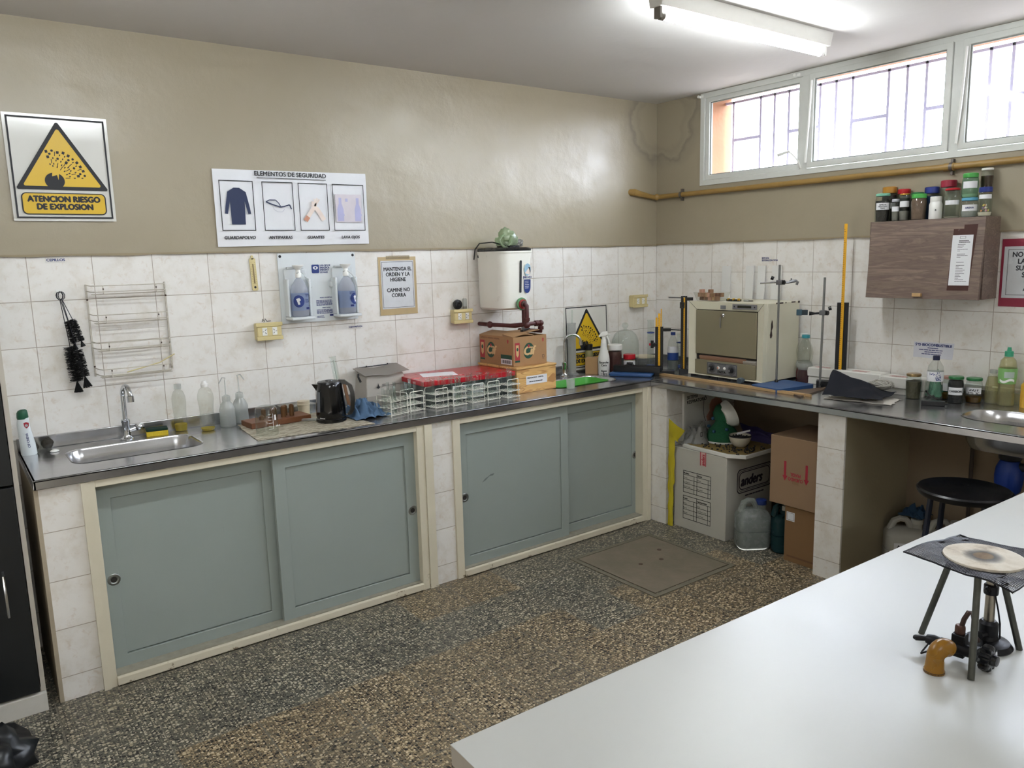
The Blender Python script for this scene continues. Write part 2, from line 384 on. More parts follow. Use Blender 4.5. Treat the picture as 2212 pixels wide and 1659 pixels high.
# outside: security grille and torn bird mesh
IRON=mat('glare_pale_iron','#b3aec4',.6,var=.15)  # sky glare around the bars put into their pale lavender colour
gr=thing('window_grille','iron security grille outside the high windows','grille',(.22,0,2.2))
ys=[-.497]; 
while ys[-1]>-4.3: ys+= [ys[-1]-.215,ys[-1]-.32,ys[-1]-.425]
ys=[y for y in ys if y>-4.45]
for y in ys: part(gr,'bar',G().box(-.008,.008,y-.0075,y+.0075,-.03,.50),IRON)
for k in range(0,len(ys)-1,3): part(gr,'cross_bar',G().box(-.007,.007,ys[k+1],ys[k],.238,.256),IRON)
part(gr,'rail',G().box(-.008,.008,-4.49,-.43,.485,.500),IRON); part(gr,'rail',G().box(-.008,.008,-4.49,-.43,-.035,-.02),IRON)
g=G()
random.seed(8)
for k in range(90):
    y=-.95-k*.035
    if random.random()<.55: g.box(-.001,.001,y,y+.0018,-.0,.10+.25*max(0,nz((k*.13,1,2)))+.12)
for k in range(10):
    for jj in range(14):
        if random.random()<.55: y=-.95-jj*.24; g.box(-.001,.001,y-.24,y,.02+k*.03,.0218+k*.03)
part(gr,'wire_mesh',g,mat('rusty_wire','#8f8a76',.8))
# ---------------------------------------------------------------- fluorescent lights
q=NM('lit_tube'); q.N.remove(q.b); e=q.n('Emission'); e.inputs[0].default_value=(.91,.965,1,1); e.inputs[1].default_value=TUBE_STRENGTH
f=q.noise(3,1); mm=q.n('MapRange'); q.l(f,mm.inputs[0]); mm.inputs[3].default_value=TUBE_STRENGTH*.97; mm.inputs[4].default_value=TUBE_STRENGTH*1.03; q.l(mm.outputs[0],e.inputs[1]); q.l(e.outputs[0],q.out.inputs[0]); LIT=q.m
LAMPW=mat('lamp_enamel','#d9d8d2',.45,var=.06,bump=.1); LAMPG=mat('grey_lamp_holder','#6f6a60',.5)
def lamp(x,y,label,tw=1):
    t=thing('fluorescent_light',label,'light',(x,y,HC),0,None)
    g=G(); 
    for xx in ((-.60,.60),): g.rings([[(xx[0],-.045,0),(xx[1],-.045,0),(xx[1],.045,0),(xx[0],.045,0)],[(xx[0],-.032,-.062),(xx[1],-.032,-.062),(xx[1],.032,-.062),(xx[0],.032,-.062)]])
    part(t,'housing',g,LAMPW,bev=.002)
    for s_ in (-1,1):
        part(t,'lamp_holder',G().cbox((s_*.585,0,-.082),(.014,.034,.045)).cyl((s_*.578,0,-.092),(s_*.555,0,-.092),.017),LAMPG if s_<0 else WHITE,bev=.002)
    part(t,'tube',G().cyl((-.556,0,-.092),(.556,0,-.092),.0145,20),LIT)
    part(t,'starter_wire',G().tube([(-.35,.02,-.066),(.0,.0,-.075),(.5,.02,-.066)],.0012,6),LAMPG)
    return t
L0=lamp(-1.205,-1.668,'white fluorescent ceiling light with one lit tube near the windows')
# ---------------------------------------------------------------- gas pipe on the window wall
GASM=mat('ochre_gas_pipe','#94763f',.45,var=.25,vs=9)
t=thing('gas_pipe','ochre gas pipe running below the high windows and round the corner','pipe',(-.035,0,2.10))
part(t,'pipe',G().tube([(-.10,-.035,.008),(-.04,-.035,.0),(-.012,-.042,-.002),(0,-.06,0),(0,-.15,.001),(0,-5,-.0)],.0165,14),GASM)
part(t,'elbow',G().tube([(-.245,.0,.03),(-.225,-.035,.028),(-.17,-.035,.018),(-.09,-.035,.006)],[.022,.024,.020,.0185],14),GASM)
part(t,'coupling',G().cyl((0,-2.01,0),(0,-2.06,0),.0205,14),GASM); part(t,'coupling',G().cyl((-.02,-.04,0),(-.005,-.055,0),.022,14),GASM)
for y in (-.262,-2.045): part(t,'clamp',G().cyl((0,y-.008,0),(0,y+.008,0),.022,14).box(.0,.023,y-.006,y+.006,-.04,.04),mat('dull_clamp','#6d6660',.5,.6))
# unseen lights added for fill, along the same row and behind the viewer
for (x,y,l) in ((-3.7,-1.668,'unseen fluorescent ceiling light added for fill above the first sink, left of the one by the windows'),(-4.3,-4.6,'unseen fluorescent ceiling light added for fill behind and left of the white bench'),(-1.4,-4.6,'unseen fluorescent ceiling light added for fill over the far right of the white bench')):
    c=clone(L0); c.location=(x,y,HC); c['label']=l
# ================================================================ WORKTOPS, PIERS AND CUPBOARDS
q=NM('cream_frame_paint'); a=q.noise(9,4,.6); sp_=q.n('SeparateXYZ'); q.l(q.tc.outputs['Object'],sp_.inputs[0])
wr_=q.noise(16,5,.7); low=q.fr(sp_.outputs['Z'],.0,.12,.10,-.06); worn=q.fr(q.math('ADD',wr_,low),.66,.70,0,1)
q.col(q.mix(worn,q.mix(a,'#cdc6b1','#d8d1bd'),'#857660')); q.set(Roughness=.45); q.bump(q.noise(30,3),.25,.003); CREAM=q.m
def door_paint():
    q=NM('grey_green_door_paint'); a=q.noise(2.2,4,.6); mp=q.n('Mapping'); q.l(q.tc.outputs['Object'],mp.inputs[0]); mp.inputs['Scale'].default_value=(26,26,1.6)
    st=q.noise(1.6,5,.75,vec=mp.outputs[0]); c=q.mix(a,'#8f9994','#98a19c'); c=q.mix(q.fr(st,.66,.8,0,.35),c,'#6a7370')
    d=q.noise(30,5,.8); c=q.mix(q.fr(d,.72,.8,0,.5),c,'#5d6562'); q.col(c); q.set(Roughness=.42); q.bump(q.noise(50,3),.12,.003); return q.m
DOOR=door_paint(); TRACK=mat('worn_track','#8e8a7c',.6,var=.3,vs=40)
PIERTILE=tiles('pier_tiles','X',-.1334,.70,w=.8,h=.2); PIERTILE_R=tiles('pier_tiles_side','Y',-.1,.70,w=.8,h=.2)
PLAST=mat('olive_plaster','#9b9178',.75,var=.08,vs=4,bump=.2)
def sinkbowl(x0,y0,x1,y1,r,d):
    g=G(); R_=[]
    for k,(ins,z) in enumerate(((-.006,.0015),(.0,.0),(.004,-.006),(.012,-.05),(.02,-d*.75),(.035,-d*.95),(.06,-d),(.16,-d-.004))):
        R_.append([(x,y,z) for x,y in rrect(x0+ins,y0+ins,x1-ins,y1-ins,max(.01,r-ins*.7),6)])
    g.rings(R_,cap0=False); g.disc((x0+x1)/2,(y0+y1)/2,.02,-d-.002)
    return g
ZU=.878
SK1=(-3.88,-.435,-3.365,-.14); SK2=(-1.33,-.44,-.80,-.175); SK3=(-.515,-3.02,-.20,-2.335)
wt=thing('worktop','stainless steel worktop with two sinks along the long tiled wall','worktop',(0,0,0))
g=G(); g.slab([(-4.045,-.608),(-.002,-.608),(-.002,-.002),(-4.045,-.002)],[rrect(*SK1,.07)[::-1],rrect(*SK2,.07)[::-1]],ZU+.028,ZW)
g.box(-4.045,-.68,-.608,-.596,ZU,ZW); g.box(-4.045,-4.033,-.608,0,ZU,ZW)
part(wt,'top',g,STEEL,bev=.003)
struct(part(None,'trim_14',G().box(-4.045,-.012,-.012,-.002,ZW,ZW+.058).box(-.012,-.002,-.608,-.002,ZW,ZW+.058),STEEL,bev=.003))
part(wt,'sink_basin',sinkbowl(*SK1,.07,.15),STEEL,(0,0,ZW)); part(wt,'sink_basin',sinkbowl(*SK2,.07,.15),STEEL,(0,0,ZW))
wr=thing('worktop','stainless steel worktop below the windows holding the oven and the right sink','worktop',(0,-.61,0))
g=G(Matrix.Translation((0,.61,0))); g.slab([(-.703,-4.3),(-.002,-4.3),(-.002,-.61),(-.703,-.61)],[rrect(*SK3,.13,8)[::-1]],ZU+.028,ZW); g.box(-.703,-.691,-4.3,-.61,ZU,ZW)
part(wr,'top',g,STEEL,bev=.003)
struct(part(None,'trim_15',G().box(-.012,-.002,-4.3,-.612,ZW,ZW+.058),STEEL,bev=.003))
part(wr,'sink_basin',sinkbowl(*SK3,.13,.155),STEEL,(0,.61,ZW))
YP=-.588
for i,(x0,x1,y0,y1,mm_) in enumerate(((-4.03,-3.888,YP,0,PIERTILE),(-2.345,-2.172,YP,0,PIERTILE),(-.72,-.622,YP-.0,0,PIERTILE))):
    struct(link('trim_%d'%(4+i),G().box(x0,x1,y0,y1,0,ZU).make('pier',mm_,0)))
struct(link('trim_7',G().box(-.683,-.0,-.725,YP+.02,0,ZU).make('pier',PIERTILE_R,0)))
g=G(); g.mi=0; g.box(-.683,-.67,-1.908,-1.76,0,ZU+.02); g.mi=1; g.box(-.67,0,-1.904,-1.764,0,ZU+.02)
struct(link('trim_8',g.make('pier',[PIERTILE_R,PLAST],0)))
g=G(); g.box(-.016,0,-7,-.7,0,ZU+.02); struct(link('trim_9',g.make('rough plaster',mat('dark_olive_plaster','#8a7a66',.8,var=.1,vs=3,bump=.2),0)))
PULL=mat('steel_pull','#8f9391',.35,1,var=.1); HOLE=mat('dark_hole','#26221e',.8)
def cupboard(x0,x1,label,doors,jl,jr,top=.878):
    t=thing('sliding_door_cupboard',label,'cupboard',((x0+x1)/2,0,0)); M=Matrix.Translation((-(x0+x1)/2,0,0))
    g=G(M); g.box(x0,x0+jl,YP-.012,YP+.09,0,top); g.box(x1-jr,x1,YP-.012,YP+.09,0,top); g.box(x0+jl,x1-jr,YP-.010,YP+.09,.848,top-.001)
    part(t,'frame',g,CREAM,bev=.002)
    part(t,'bottom_rail',G(M).box(x0+jl,x1-jr,YP-.022,YP+.09,.006,.040),CREAM,bev=.003)
    part(t,'track',G(M).box(x0+jl,x1-jr,YP-.004,YP+.07,.040,.046),TRACK)
    g=G(M); g.box(x0+jl,x1-jr,YP+.1,YP+.11,.0,.84); part(t,'back_panel',g,HOLE)
    for (a,b,y,rail,hx) in doors:
        d=part(t,'door',G(M).box(a+rail,b-rail,y+.009,y+.018,.10,.775),DOOR)
        g=G(M); g.M=M@plane((0,y,0),(1,0,0),(0,0,1)); g.slab([(a,.042),(b,.042),(b,.85),(a,.85)],[[(a+rail,.095),(b-rail,.095),(b-rail,.778),(a+rail,.778)]],-.024,0)
        part(d,'door_frame',g,DOOR,bev=.0015)
        g=G(M@plane((hx,y,.432),(1,0,0),(0,0,1))); 
        g.lathe([(.013,-.004),(.013,.001),(.017,.003),(.023,.002),(.025,.0)],n=28,cap0=True,cap1=False); part(d,'finger_pull',g,PULL)
        g=G(M@plane((hx,y-.0005,.432),(1,0,0),(0,0,1))); g.disc(0,0,.0125,0); part(d,'finger_hole',g,HOLE)
    return t
CM=plane
cupboard(-3.888,-2.345,'cream framed cupboard with two grey-green sliding doors under the first sink',[(-3.835,-3.105,YP+.055,.055,-3.80),(-3.118,-2.385,YP+.022,.058,-2.412)],.05,.042)
cupboard(-2.172,-.72,'cream framed cupboard with two grey-green sliding doors nearest the corner',[(-2.125,-1.355,YP+.022,.055,-2.092),(-1.40,-.735,YP+.055,.055,-.765)],.045,.04)
part(None,'scuff',G(plane((-1.93,YP+.0309,.513),(1,0,.12),(0,0,1))).poly([(-.04,-.018),(-.02,-.002),(0,.004),(.02,.012),(.045,.010),(.035,0),(.01,.003),(-.015,-.012)],0,.0002),mat('grey_smear','#6c7673',.5))
o=bpy.data.objects['scuff']; tag(o,'grey smudge of filler on the left door of the corner cupboard','smudge')
for (x,w) in ((-2.345,.05),):
    g=G().box(x,x+w-.005,YP-.018,YP,0,ZU-.002); struct(link('trim_10',g.make('cream post',CREAM)))
g=G().box(-3.888-.0,-3.888+.026,YP-.018,YP-.012,0,ZU-.002); struct(link('trim_11',g.make('cream post',CREAM)))
g=G().box(-.722,-.69,YP-.016,YP,0,ZU-.002); struct(link('trim_12',g.make('cream post',CREAM)))
g=G().box(-4.045,-4.03,YP+.0,-.0,0,ZU); struct(link('trim_13',g.make('raw plaster',mat('raw_plaster_edge','#a59984',.8,var=.2))))
# tall dark cupboard at the left edge of the room
DARKL=mat('black_laminate','#15181a',.38,var=.15); GREYB=mat('pale_board','#bcb5a8',.6,var=.06)
t=thing('tall_cupboard','tall black-fronted cupboard with pale edges at the far left','cupboard',(-4.38,-.30,0))
x1=.293
g=G(); g.box(-.30,x1,-.285,.27,.0,.075); g.box(x1-.016,x1,-.29,.27,.075,2.0); g.box(-.30,-.284,-.29,.27,.075,2.0); g.box(-.284,x1-.016,-.28,.27,.075,.09); g.box(-.284,x1-.016,-.28,.27,1.985,2.0); g.box(-.284,x1-.016,.25,.27,.09,1.985)
part(t,'carcase',g,GREYB)
g=G(); g.box(-.30,x1,-.312,-.287,0,.072); part(t,'plinth',g,mat('white_plinth','#cfccc4',.5))
dz=part(t,'door',G().box(-.296,x1-.020,-.306,-.29,.082,.905),DARKL,bev=.001)
part(dz,'handle',G().tube([(.205,-.308,.41),(.205,-.33,.42),(.205,-.334,.46),(.205,-.334,.54),(.205,-.33,.58),(.205,-.308,.59)],.006),CHROME)
part(dz,'label',G(front(-.3065,.175,.872)).rect(-.06,-.025,.035,.012),PAPER); part(dz,'mark',G(front(-.307,.175,.872)).rect(-.02,-.008,.02,-.004),INK)
part(t,'door',G().box(-.296,x1-.020,-.306,-.29,.915,1.98),DARKL,bev=.001)
# ---------------------------------------------------------------- white laboratory bench in the foreground
LAM=mat('white_laminate','#cfd2d6',.2,var=.04,vs=3); EDGE=mat('bench_edge','#9a948a',.5,var=.1)
q=NM('white_bench_top'); a=q.noise(1.8,5,.6); b_=q.noise(9,5,.7,dist=1)
q.col(q.mix(a,'#aeaea9','#b8b9b5')); q.l(q.fr(a,.35,.65,.30,.42),q.b.inputs['Roughness']); q.bump(q.noise(3,2),.02,.01)
BTOP=q.m
t=thing('laboratory_bench','large white-topped laboratory bench filling the lower right foreground','bench',(-3.659,-2.94,0),R(-1.31))
part(t,'top',G().box(0,2.45,-1.6,0,.8985,.9),BTOP,bev=.0008); part(t,'edge_board',G().box(.001,2.449,-1.599,-.001,.862,.8985),EDGE,bev=.001)
part(t,'base',G().box(.12,2.35,-1.5,-.10,0,.862),mat('bench_base','#5d564c',.6))
# ---------------------------------------------------------------- inspection cover in the floor
q=NM('worn_cement'); q.col(q.mix(q.fr(q.noise(5,6,.7),.3,.7),'#7b6f5f','#66604f')); q.set(Roughness=.7); q.bump(q.noise(60,5,.7),.4,.004); CEM=q.m
t=thing('inspection_cover','square worn cement inspection cover let into the terrazzo floor','floor cover',(-1.217,-1.105,0))
part(t,'surround',G().slab([(-.318,-.327),(.318,-.327),(.318,.327),(-.318,.327)],[[(-.292,-.300),(.295,-.300),(.295,.302),(-.292,.302)][::-1]],.0005,.005),mat('cement_edge','#6d6758',.8,var=.25,vs=25,bump=.5))
part(t,'cover',G().box(-.284,.288,-.292,.295,.0005,.006),CEM,bev=.002)
g=G()
for (x,y) in ((.165,.095),(.068,-.01),(-.07,.015)): g.lathe([(.013,.0062),(.012,.008),(.001,.0085)],(x,y,0),12)
part(t,'bolt',g,mat('rusty_bolt','#4b3b2d',.7))
# ================================================================ THINGS ON THE LONG WALL
YEL=mat('sign_yellow','#cda81c',.42,var=.015); SIGNW=mat('sign_white','#cfcec8',.15,var=.02,bump=.35,bs=10)
def explosion(M,k):
    """black burst of fragments above a cracked ball, drawn around the sign's own centre"""
    k_=k*.92; g=G(M); c=(-.028*k,-.050*k); pts=[]
    for i in range(30):
        a=R(100+ i*320/29); pts.append((c[0]+.036*k*math.cos(a),c[1]+.033*k*math.sin(a)))
    pts+= [(c[0]+.014*k,c[1]+.004*k),(c[0]+.010*k,c[1]+.024*k),(c[0]-.008*k,c[1]+.018*k)]
    g.poly(pts,.0)
    rnd=random.Random(5)
    for row,(d0,n) in enumerate(((.052,6),(.066,8),(.080,8),(.094,9),(.108,10),(.124,10))):
        for k in range(n):
            a=R(2+98*(k+.5*(row%2))/(n-.5)); d=(d0+rnd.uniform(-.004,.004))*k_; x,y=c[0]+d*math.cos(a),c[1]+.012*k_+d*math.sin(a)*.95; ca,sa=math.cos(a),math.sin(a)
            if row==5 or (row==3 and k%4==0): w,l=.0105*k_,.0058*k_
            elif (row+k)%3==0: w,l=.0028*k_,.0095*k_
            else: w,l=.0042*k_,.0038*k_
            if row>=3 and (k+row)%4==1: g.disc(x,y,.0052*k_,0,10); continue
            g.poly([(x+ca*l-sa*w*.5,y+sa*l+ca*w*.5),(x-ca*l-sa*w*.5,y-sa*l+ca*w*.5),(x-ca*l+sa*w*.5,y-sa*l-ca*w*.5),(x+ca*l+sa*w*.5,y+sa*l-ca*w*.5)],0)
    return g
def warning(root,M,w,h,bd=.010):
    up=lambda z:M@Matrix.Translation((0,0,z))
    part(root,'black_border',G(up(.0008)).frame(-w/2+bd,-h/2+bd,w/2-bd,h/2-bd,.007),INK)
    a,b=.168*w/.39,h; cy=-.085*h/.445; top=h/2-.033
    def tri(e): 
        p=[(-a,cy),(a,cy),(0,top)]; c=(0,(2*cy+top)/3); q=[]
        for x,y in p: q.append((c[0]+(x-c[0])*e,c[1]+(y-c[1])*e))
        o=[]
        for i in range(3):
            A,B,C_=Vector(q[i-1]),Vector(q[i]),Vector(q[(i+1)%3]); d1=(A-B).normalized(); d2=(C_-B).normalized()
            for t in (0,.5,1): o.append(tuple(B+(d1*(1-t)+d2*t)*.010*(1 if t!=.5 else .75)))
        return o
    part(root,'black_triangle',G(up(.0010)).poly(tri(1.06)),INK); part(root,'yellow_triangle',G(up(.0014)).poly(tri(.90)),YEL)
    part(root,'burst_symbol',explosion(up(.0018)@Matrix.Translation((0,.0*h,0)),w/.39*1.05),INK)
    y0,y1=-h/2+.03,-h/2+.115*h/.445
    part(root,'panel_outline',G(up(.0010)).poly(rrect(-w/2+.033,y0-.004,w/2-.033,y1+.004,.02)),INK)
    part(root,'yellow_panel',G(up(.0014)).poly(rrect(-w/2+.038,y0,w/2-.038,y1,.016)),YEL)
    text(root,'ATENCION RIESGO\nDE EXPLOSION',.034*w/.39,INK,up(.0018)@Matrix.Translation((0,y1-.034*h/.445,0)),'CENTER',bold=.05,sx=.93,line=.95)
t=thing('warning_sign','yellow and white explosion risk sign high on the painted wall','sign',(-3.753,-.02,2.132))
M=FRONT.copy()
part(t,'board',G(M).sheet(14,14,lambda u,v:(-.197+.394*u,-.2225+.445*v,.0022*abs(nz((u*2,v*2,1))))),SIGNW,sol=.0008)
warning(t,M@Matrix.Translation((0,0,.004)),.39,.442)
t=thing('safety_poster','white paper poster of four safety items above the tile edge','poster',(-2.713,-.016,1.98))
part(t,'sheet',G(FRONT).sheet(24,10,lambda u,v:(-.403+.81*u,-.186+.372*v+.008*(u-.5),.004+.004*nz((u*6,v*3,2))+.002*math.sin(u*14))),PAPER,sol=.0006)
Mp=FRONT@Matrix.Translation((0,0,.0115))
text(t,'ELEMENTOS DE SEGURIDAD',.030,INK,Mp@Matrix.Translation((-.012,.158,0)),'CENTER',bold=.012)
part(t,'underline',G(Mp).rect(-.19,.146,.175,.149),INK)
for i,(a,b,n_) in enumerate(((-.378,-.212,'GUARDAPOLVO'),(-.168,-.008,'ANTIPARRAS'),(.02,.18,'GUANTES'),(.207,.388,'LAVA OJOS'))):
    part(t,'black_box',G(Mp).frame(a,-.112,b,.13,.004),INK); text(t,n_,.021,INK,Mp@Matrix.Translation(((a+b)/2,-.153,0)),'CENTER',bold=.02,shear=.15)
NAVY=mat('navy_print','#26304f',.7); GREYP=mat('grey_print','#b3b4c0',.7); SKINP=mat('glove_print','#e2d3c9',.7); LILAC=mat('lilac_print','#a9a9cb',.7)
x=-.295; g=G(Mp); g.poly([(x-.014,.095),(x+.014,.095),(x+.045,.075),(x+.06,.0),(x+.064,-.03),(x+.05,-.032),(x+.036,.03),(x+.034,-.082),(x-.034,-.082),(x-.036,.03),(x-.05,-.032),(x-.064,-.03),(x-.06,.0),(x-.045,.075)]); part(t,'coat_picture',g,NAVY)
x=-.09; g=G(Mp)
def stroke(g,P,w,z=0):
    for (x0,y0),(x1,y1) in zip(P,P[1:]):
        l=math.hypot(x1-x0,y1-y0); nx,ny=-(y1-y0)/l*w/2,(x1-x0)/l*w/2; g.poly([(x0+nx,y0+ny),(x0-nx,y0-ny),(x1-nx,y1-ny),(x1+nx,y1+ny)],z)
stroke(g,[(x-.062,.030),(x-.03,.018),(x+.010,.006),(x+.03,.009),(x+.060,.018),(x+.066,.0),(x+.070,-.002)],.006); stroke(g,[(x-.062,.030),(x-.045,.040),(x-.012,.040),(x+.004,.024),(x+.012,.008)],.0045,.0002); part(t,'goggles_picture',g,NAVY)
g=G(Mp); stroke(g,[(x-.030,.012),(x-.022,-.008),(x-.004,-.018),(x+.020,-.018),(x+.032,-.004)],.0018); part(t,'lens_picture',g,GREYP)
x=.10; g=G(Mp)
stroke(g,[(x+.052,-.058),(x+.030,-.020),(x+.012,.004)],.024,.0002)
for (dx,dy) in ((-.028,.014),(-.024,.026),(-.014,.034),(-.002,.036)): stroke(g,[(x+.012,.002),(x+.012+dx,.002+dy)],.008,.0003)
stroke(g,[(x-.034,-.040),(x-.012,-.010),(x+.010,.016)],.022,.0006)
for (dx,dy) in ((-.020,.024),(-.004,.036),(.010,.040),(.022,.034)): stroke(g,[(x+.006,.012),(x+.010+dx,.014+dy)],.008,.0007)
part(t,'gloves_picture',g,SKINP); g=G(Mp); stroke(g,[(x-.050,-.062),(x-.034,-.040)],.024,.0006); part(t,'wrist_picture',g,mat('wrist_print','#c08a72',.7))
g=G(Mp); g.poly([(.222,-.068),(.372,-.068),(.372,.078),(.222,.078)],.0); part(t,'eyewash_picture',g,mat('pale_print','#c9c2c8',.7))
g=G(Mp@Matrix.Translation((0,0,.0003)))
for x in (.248,.348): g.poly([(x-.018,-.062),(x+.018,-.062),(x+.018,.0),(x+.008,.03),(x+.008,.06),(x-.008,.06),(x-.008,.03),(x-.018,0)]); g.disc(x+.012,-.03,.010,.0003)
g.rect(.278,.04,.292,.056); part(t,'bottle_picture',g,LILAC)
def note(name,label,x,z,s,size,mt=BLUEINK,M=None,rot=0,w=.07,cat='label'):
    r=thing(name,label,cat,(0,0,0)); MM=M or onL(x,z,-.001)
    r.location=MM.translation; L_=MM.copy(); L_.translation=(0,0,0)
    part(r,'strip',G(L_).rect(-.005,-.008 if '\n' not in s else -size*1.2-.004,w,size,0),mat('white_tape','#d2cfca',.5))
    text(r,s,size,mt,L_@Matrix.Translation((0,0,.0006)),bold=.02,rot=rot,sx=1.1); return r
note('tape_label','small handwritten brushes label taped at the top of the tiles, far left',-3.848,1.738,'CEPILLOS',.0155,BLUEINK)
note('tape_label','small handwritten centrifuge label on the tiles under the eyewash board',-2.443,1.343,'CENTRIFUGA',.012,BLUEINK)
note('tape_label','small handwritten label on the tiles above the white strips behind the oven',0,0,'ESTUFA\nESTERILIZACION',.014,BLUEINK,onR(-.905,1.652,-.001))
# brushes on a hook
BRIS=mat('black_bristles','#0c0c0d',.8,var=.4); WIRE=mat('dark_wire','#2c2b30',.4,.6)
t=thing('wall_hook','small white adhesive hook holding the bottle brushes','hook',(-3.815,-.001,1.60)); part(t,'pad',G().box(-.011,.011,-.004,0,-.012,.014),WHITE,bev=.001); part(t,'peg',G().tube([(0,-.003,.004),(0,-.014,.0),(0,-.018,.008)],.002),WHITE)
def brush(label,hx,hz,x1,z1,bl,br,y,tuft,seed):
    r=thing('bottle_brush',label,'brush',(hx,y,hz),0,None); d=Vector((x1-hx,0,z1-hz)); n=d.normalized()
    part(r,'wire_handle',G().tube([(0,0,0)]+[tuple(Vector((.013*math.sin(a),0,-.018+.018*math.cos(a)))) for a in [R(40*i) for i in range(1,9)]]+[(0,-.001,-.002)],.0015,6).tube([(0,0,-.034),tuple(n*(d.length-bl)),tuple(d)],.0018,6),WIRE)
    rnd=random.Random(seed); g=G(); side=n.cross(Vector((0,1,0))); N=int(bl/.0028)
    for i in range(N):
        for k in range(9):
            a=rnd.random()*2*math.pi; c=d-n*(bl*(i+rnd.random())/N); dr=(side*math.cos(a)+Vector((0,1,0))*math.sin(a))+n*rnd.uniform(-.15,.15)
            tp=c+dr*br*rnd.uniform(.85,1.05)
            g.tube([c,tp],[.0016,.0009],3,False)
    part(r,'bristles',g,BRIS,smooth=0)
    g=G()
    for k in range(60):
        a=rnd.random()*2*math.pi; q_=rnd.random()**.5; tp=d+n*tuft+ (side*math.cos(a)+Vector((0,1,0))*math.sin(a))*q_*tuft*.42
        g.tube([d,tp],[.0020,.0016],3,False)
    part(r,'tuft',g,BRIS,smooth=0)
brush('long thick bottle brush hanging lowest on the wall hook',-3.818,1.606,-3.788,1.205,.155,.030,-.032,.05,1)
brush('long bottle brush hanging beside the thickest one, tuft swung to the right',-3.812,1.606,-3.757,1.225,.12,.022,-.048,.05,2)
brush('short bottle brush hanging in the middle of the hook',-3.815,1.606,-3.782,1.375,.10,.017,-.030,.028,3)
brush('short bottle brush hanging to the right on the hook',-3.811,1.606,-3.755,1.385,.10,.016,-.046,.026,4)
# wire rack
RW=mat('white_coated_wire','#b9b3a6',.4,var=.2,vs=60); RUST=mat('rust_spot','#3a2a20',.8)
t=thing('wire_rack','white four-tier wire spice rack screwed to the tiles','rack',(-3.542,-.004,1.42))
for s_ in (-1,1): part(t,'side_rail',G().box(s_*.166-.004,s_*.166+.004,-.006,0,-.205,.212),RW,bev=.001)
for k,z in enumerate((.175,.045,-.080,-.200)):
    g=G()
    for zz,yd in ((.03,.085),(.003,.085)):
        g.tube([(-.166,-.004,z+zz+.004),(-.155,-yd*.6,z+zz),(-.145,-yd,z+zz),(.145,-yd,z+zz),(.155,-yd*.6,z+zz),(.166,-.004,z+zz+.004)],.0024,6)
    for yd in (.02,.045,.07): g.tube([(-.15,-yd,z-.008),(.15,-yd,z-.008)],.002,6)
    for xx in (-.11,.11): g.tube([(xx,-.087,z+.03),(xx,-.087,z-.006),(xx,-.004,z-.008)],.0022,6)
    part(t,'shelf',g,RW)
g=G()
for (x,z) in ((-.166,.143),(.166,.148),(.166,-.14),(-.166,-.16)): g.disc(x,z,.005,0,10)
g2=G(front(-.0065)); [g2.disc(x,z,.0045,0,10) for (x,z) in ((-.166,.143),(.166,.148),(.166,-.14),(-.166,-.16))]; g.bm.free(); part(t,'screw',g2,RUST)
g=G(); [g.cyl((s_*.11+ .0,-.0875,z+dz_),(s_*.11,-.0875,z+dz_+.007),.0029,6) for s_ in (-1,1) for z,dz_ in ((.175,.012),(.045,.016),(-.08,.010),(-.2,.02))]; part(t,'rust_spot',g,RUST)
solo('glass_rod',G().tube([(-.09,.02,-.012),(.05,-.005,.022),(.115,-.02,.058)],.003,8),mat('straw','#c9bd8e',.5),'pale straw-coloured rod resting across the bottom tier of the wire rack','rod',(-3.49,-.05,1.235))
# thermometer, sockets
IV=mat('ivory_plastic','#cfc08d',.35,var=.05); 
t=thing('wall_thermometer','narrow ivory wall thermometer on the tiles left of the eyewash','thermometer',(-2.948,-.002,1.655),R(0))
Mt=FRONT@Matrix.Rotation(R(2),4,'Z'); part(t,'board',G(Mt).slab(rrect(-.015,-.085,.015,.078,.008)+[],[],0,.006).slab(rrect(-.006,.07,.006,.092,.005),[],0,.006),IV,bev=.001)
part(t,'glass_column',G(Mt).slab(rrect(-.0025,-.05,.0025,.05,.0024),[],.006,.009),mat('brown_column','#8b7a5c',.2)); g=G(Mt@Matrix.Translation((0,0,.0063)))
for k in range(13): g.rect(-.011,-.048+k*.0085,-.007,-.0468+k*.0085); g.rect(.007,-.048+k*.0085,.011,-.0468+k*.0085)
g.disc(0,-.068,.006,0,10); part(t,'scale',g,INK)
def socket(label,x,z,w=.128,h=.088):
    r=thing('socket_box',label,'socket',(x,-.0008,z)); part(r,'box',G().box(-w/2,w/2,-.045,0,-h/2,h/2),IV,bev=.006)
    part(r,'cover',G().box(-w/2-.003,w/2+.003,-.052,-.045,h*.29,h/2+.002).box(-w/2-.003,w/2+.003,-.052,-.045,-h/2-.002,-h*.29),IV,bev=.002)
    part(r,'insert',G().box(-w/2+.004,w/2-.004,-.048,-.045,-h*.28,h*.28),IV,bev=.001)
    for s_ in (-1,1):
        o=part(r,'outlet',G().box(s_*.026-.0125,s_*.026+.0125,-.0505,-.048,-.02,.02),WHITE,bev=.001)
        g=G(front(-.0508,s_*.026)); g.cbox((-s_*.0045,.008,0),(.0028,.0095,.0002),R(35*s_)); g.cbox((-s_*.0045,-.008,0),(.0028,.0095,.0002),R(-35*s_)); g.rect(min(s_*.004,s_*.011),-.0012,max(s_*.004,s_*.011),.0012); part(o,'slots',g,INK)
    return r
socket('ivory double socket box under the eyewash board, plug clip on top',-2.903,1.362,.130,.086); sk=socket('ivory double socket box left of the water tank with a black plug on top',-1.722,1.362,.128,.082); socket('ivory double socket box right of the water tank near the corner',-.212,1.372,.140,.085)
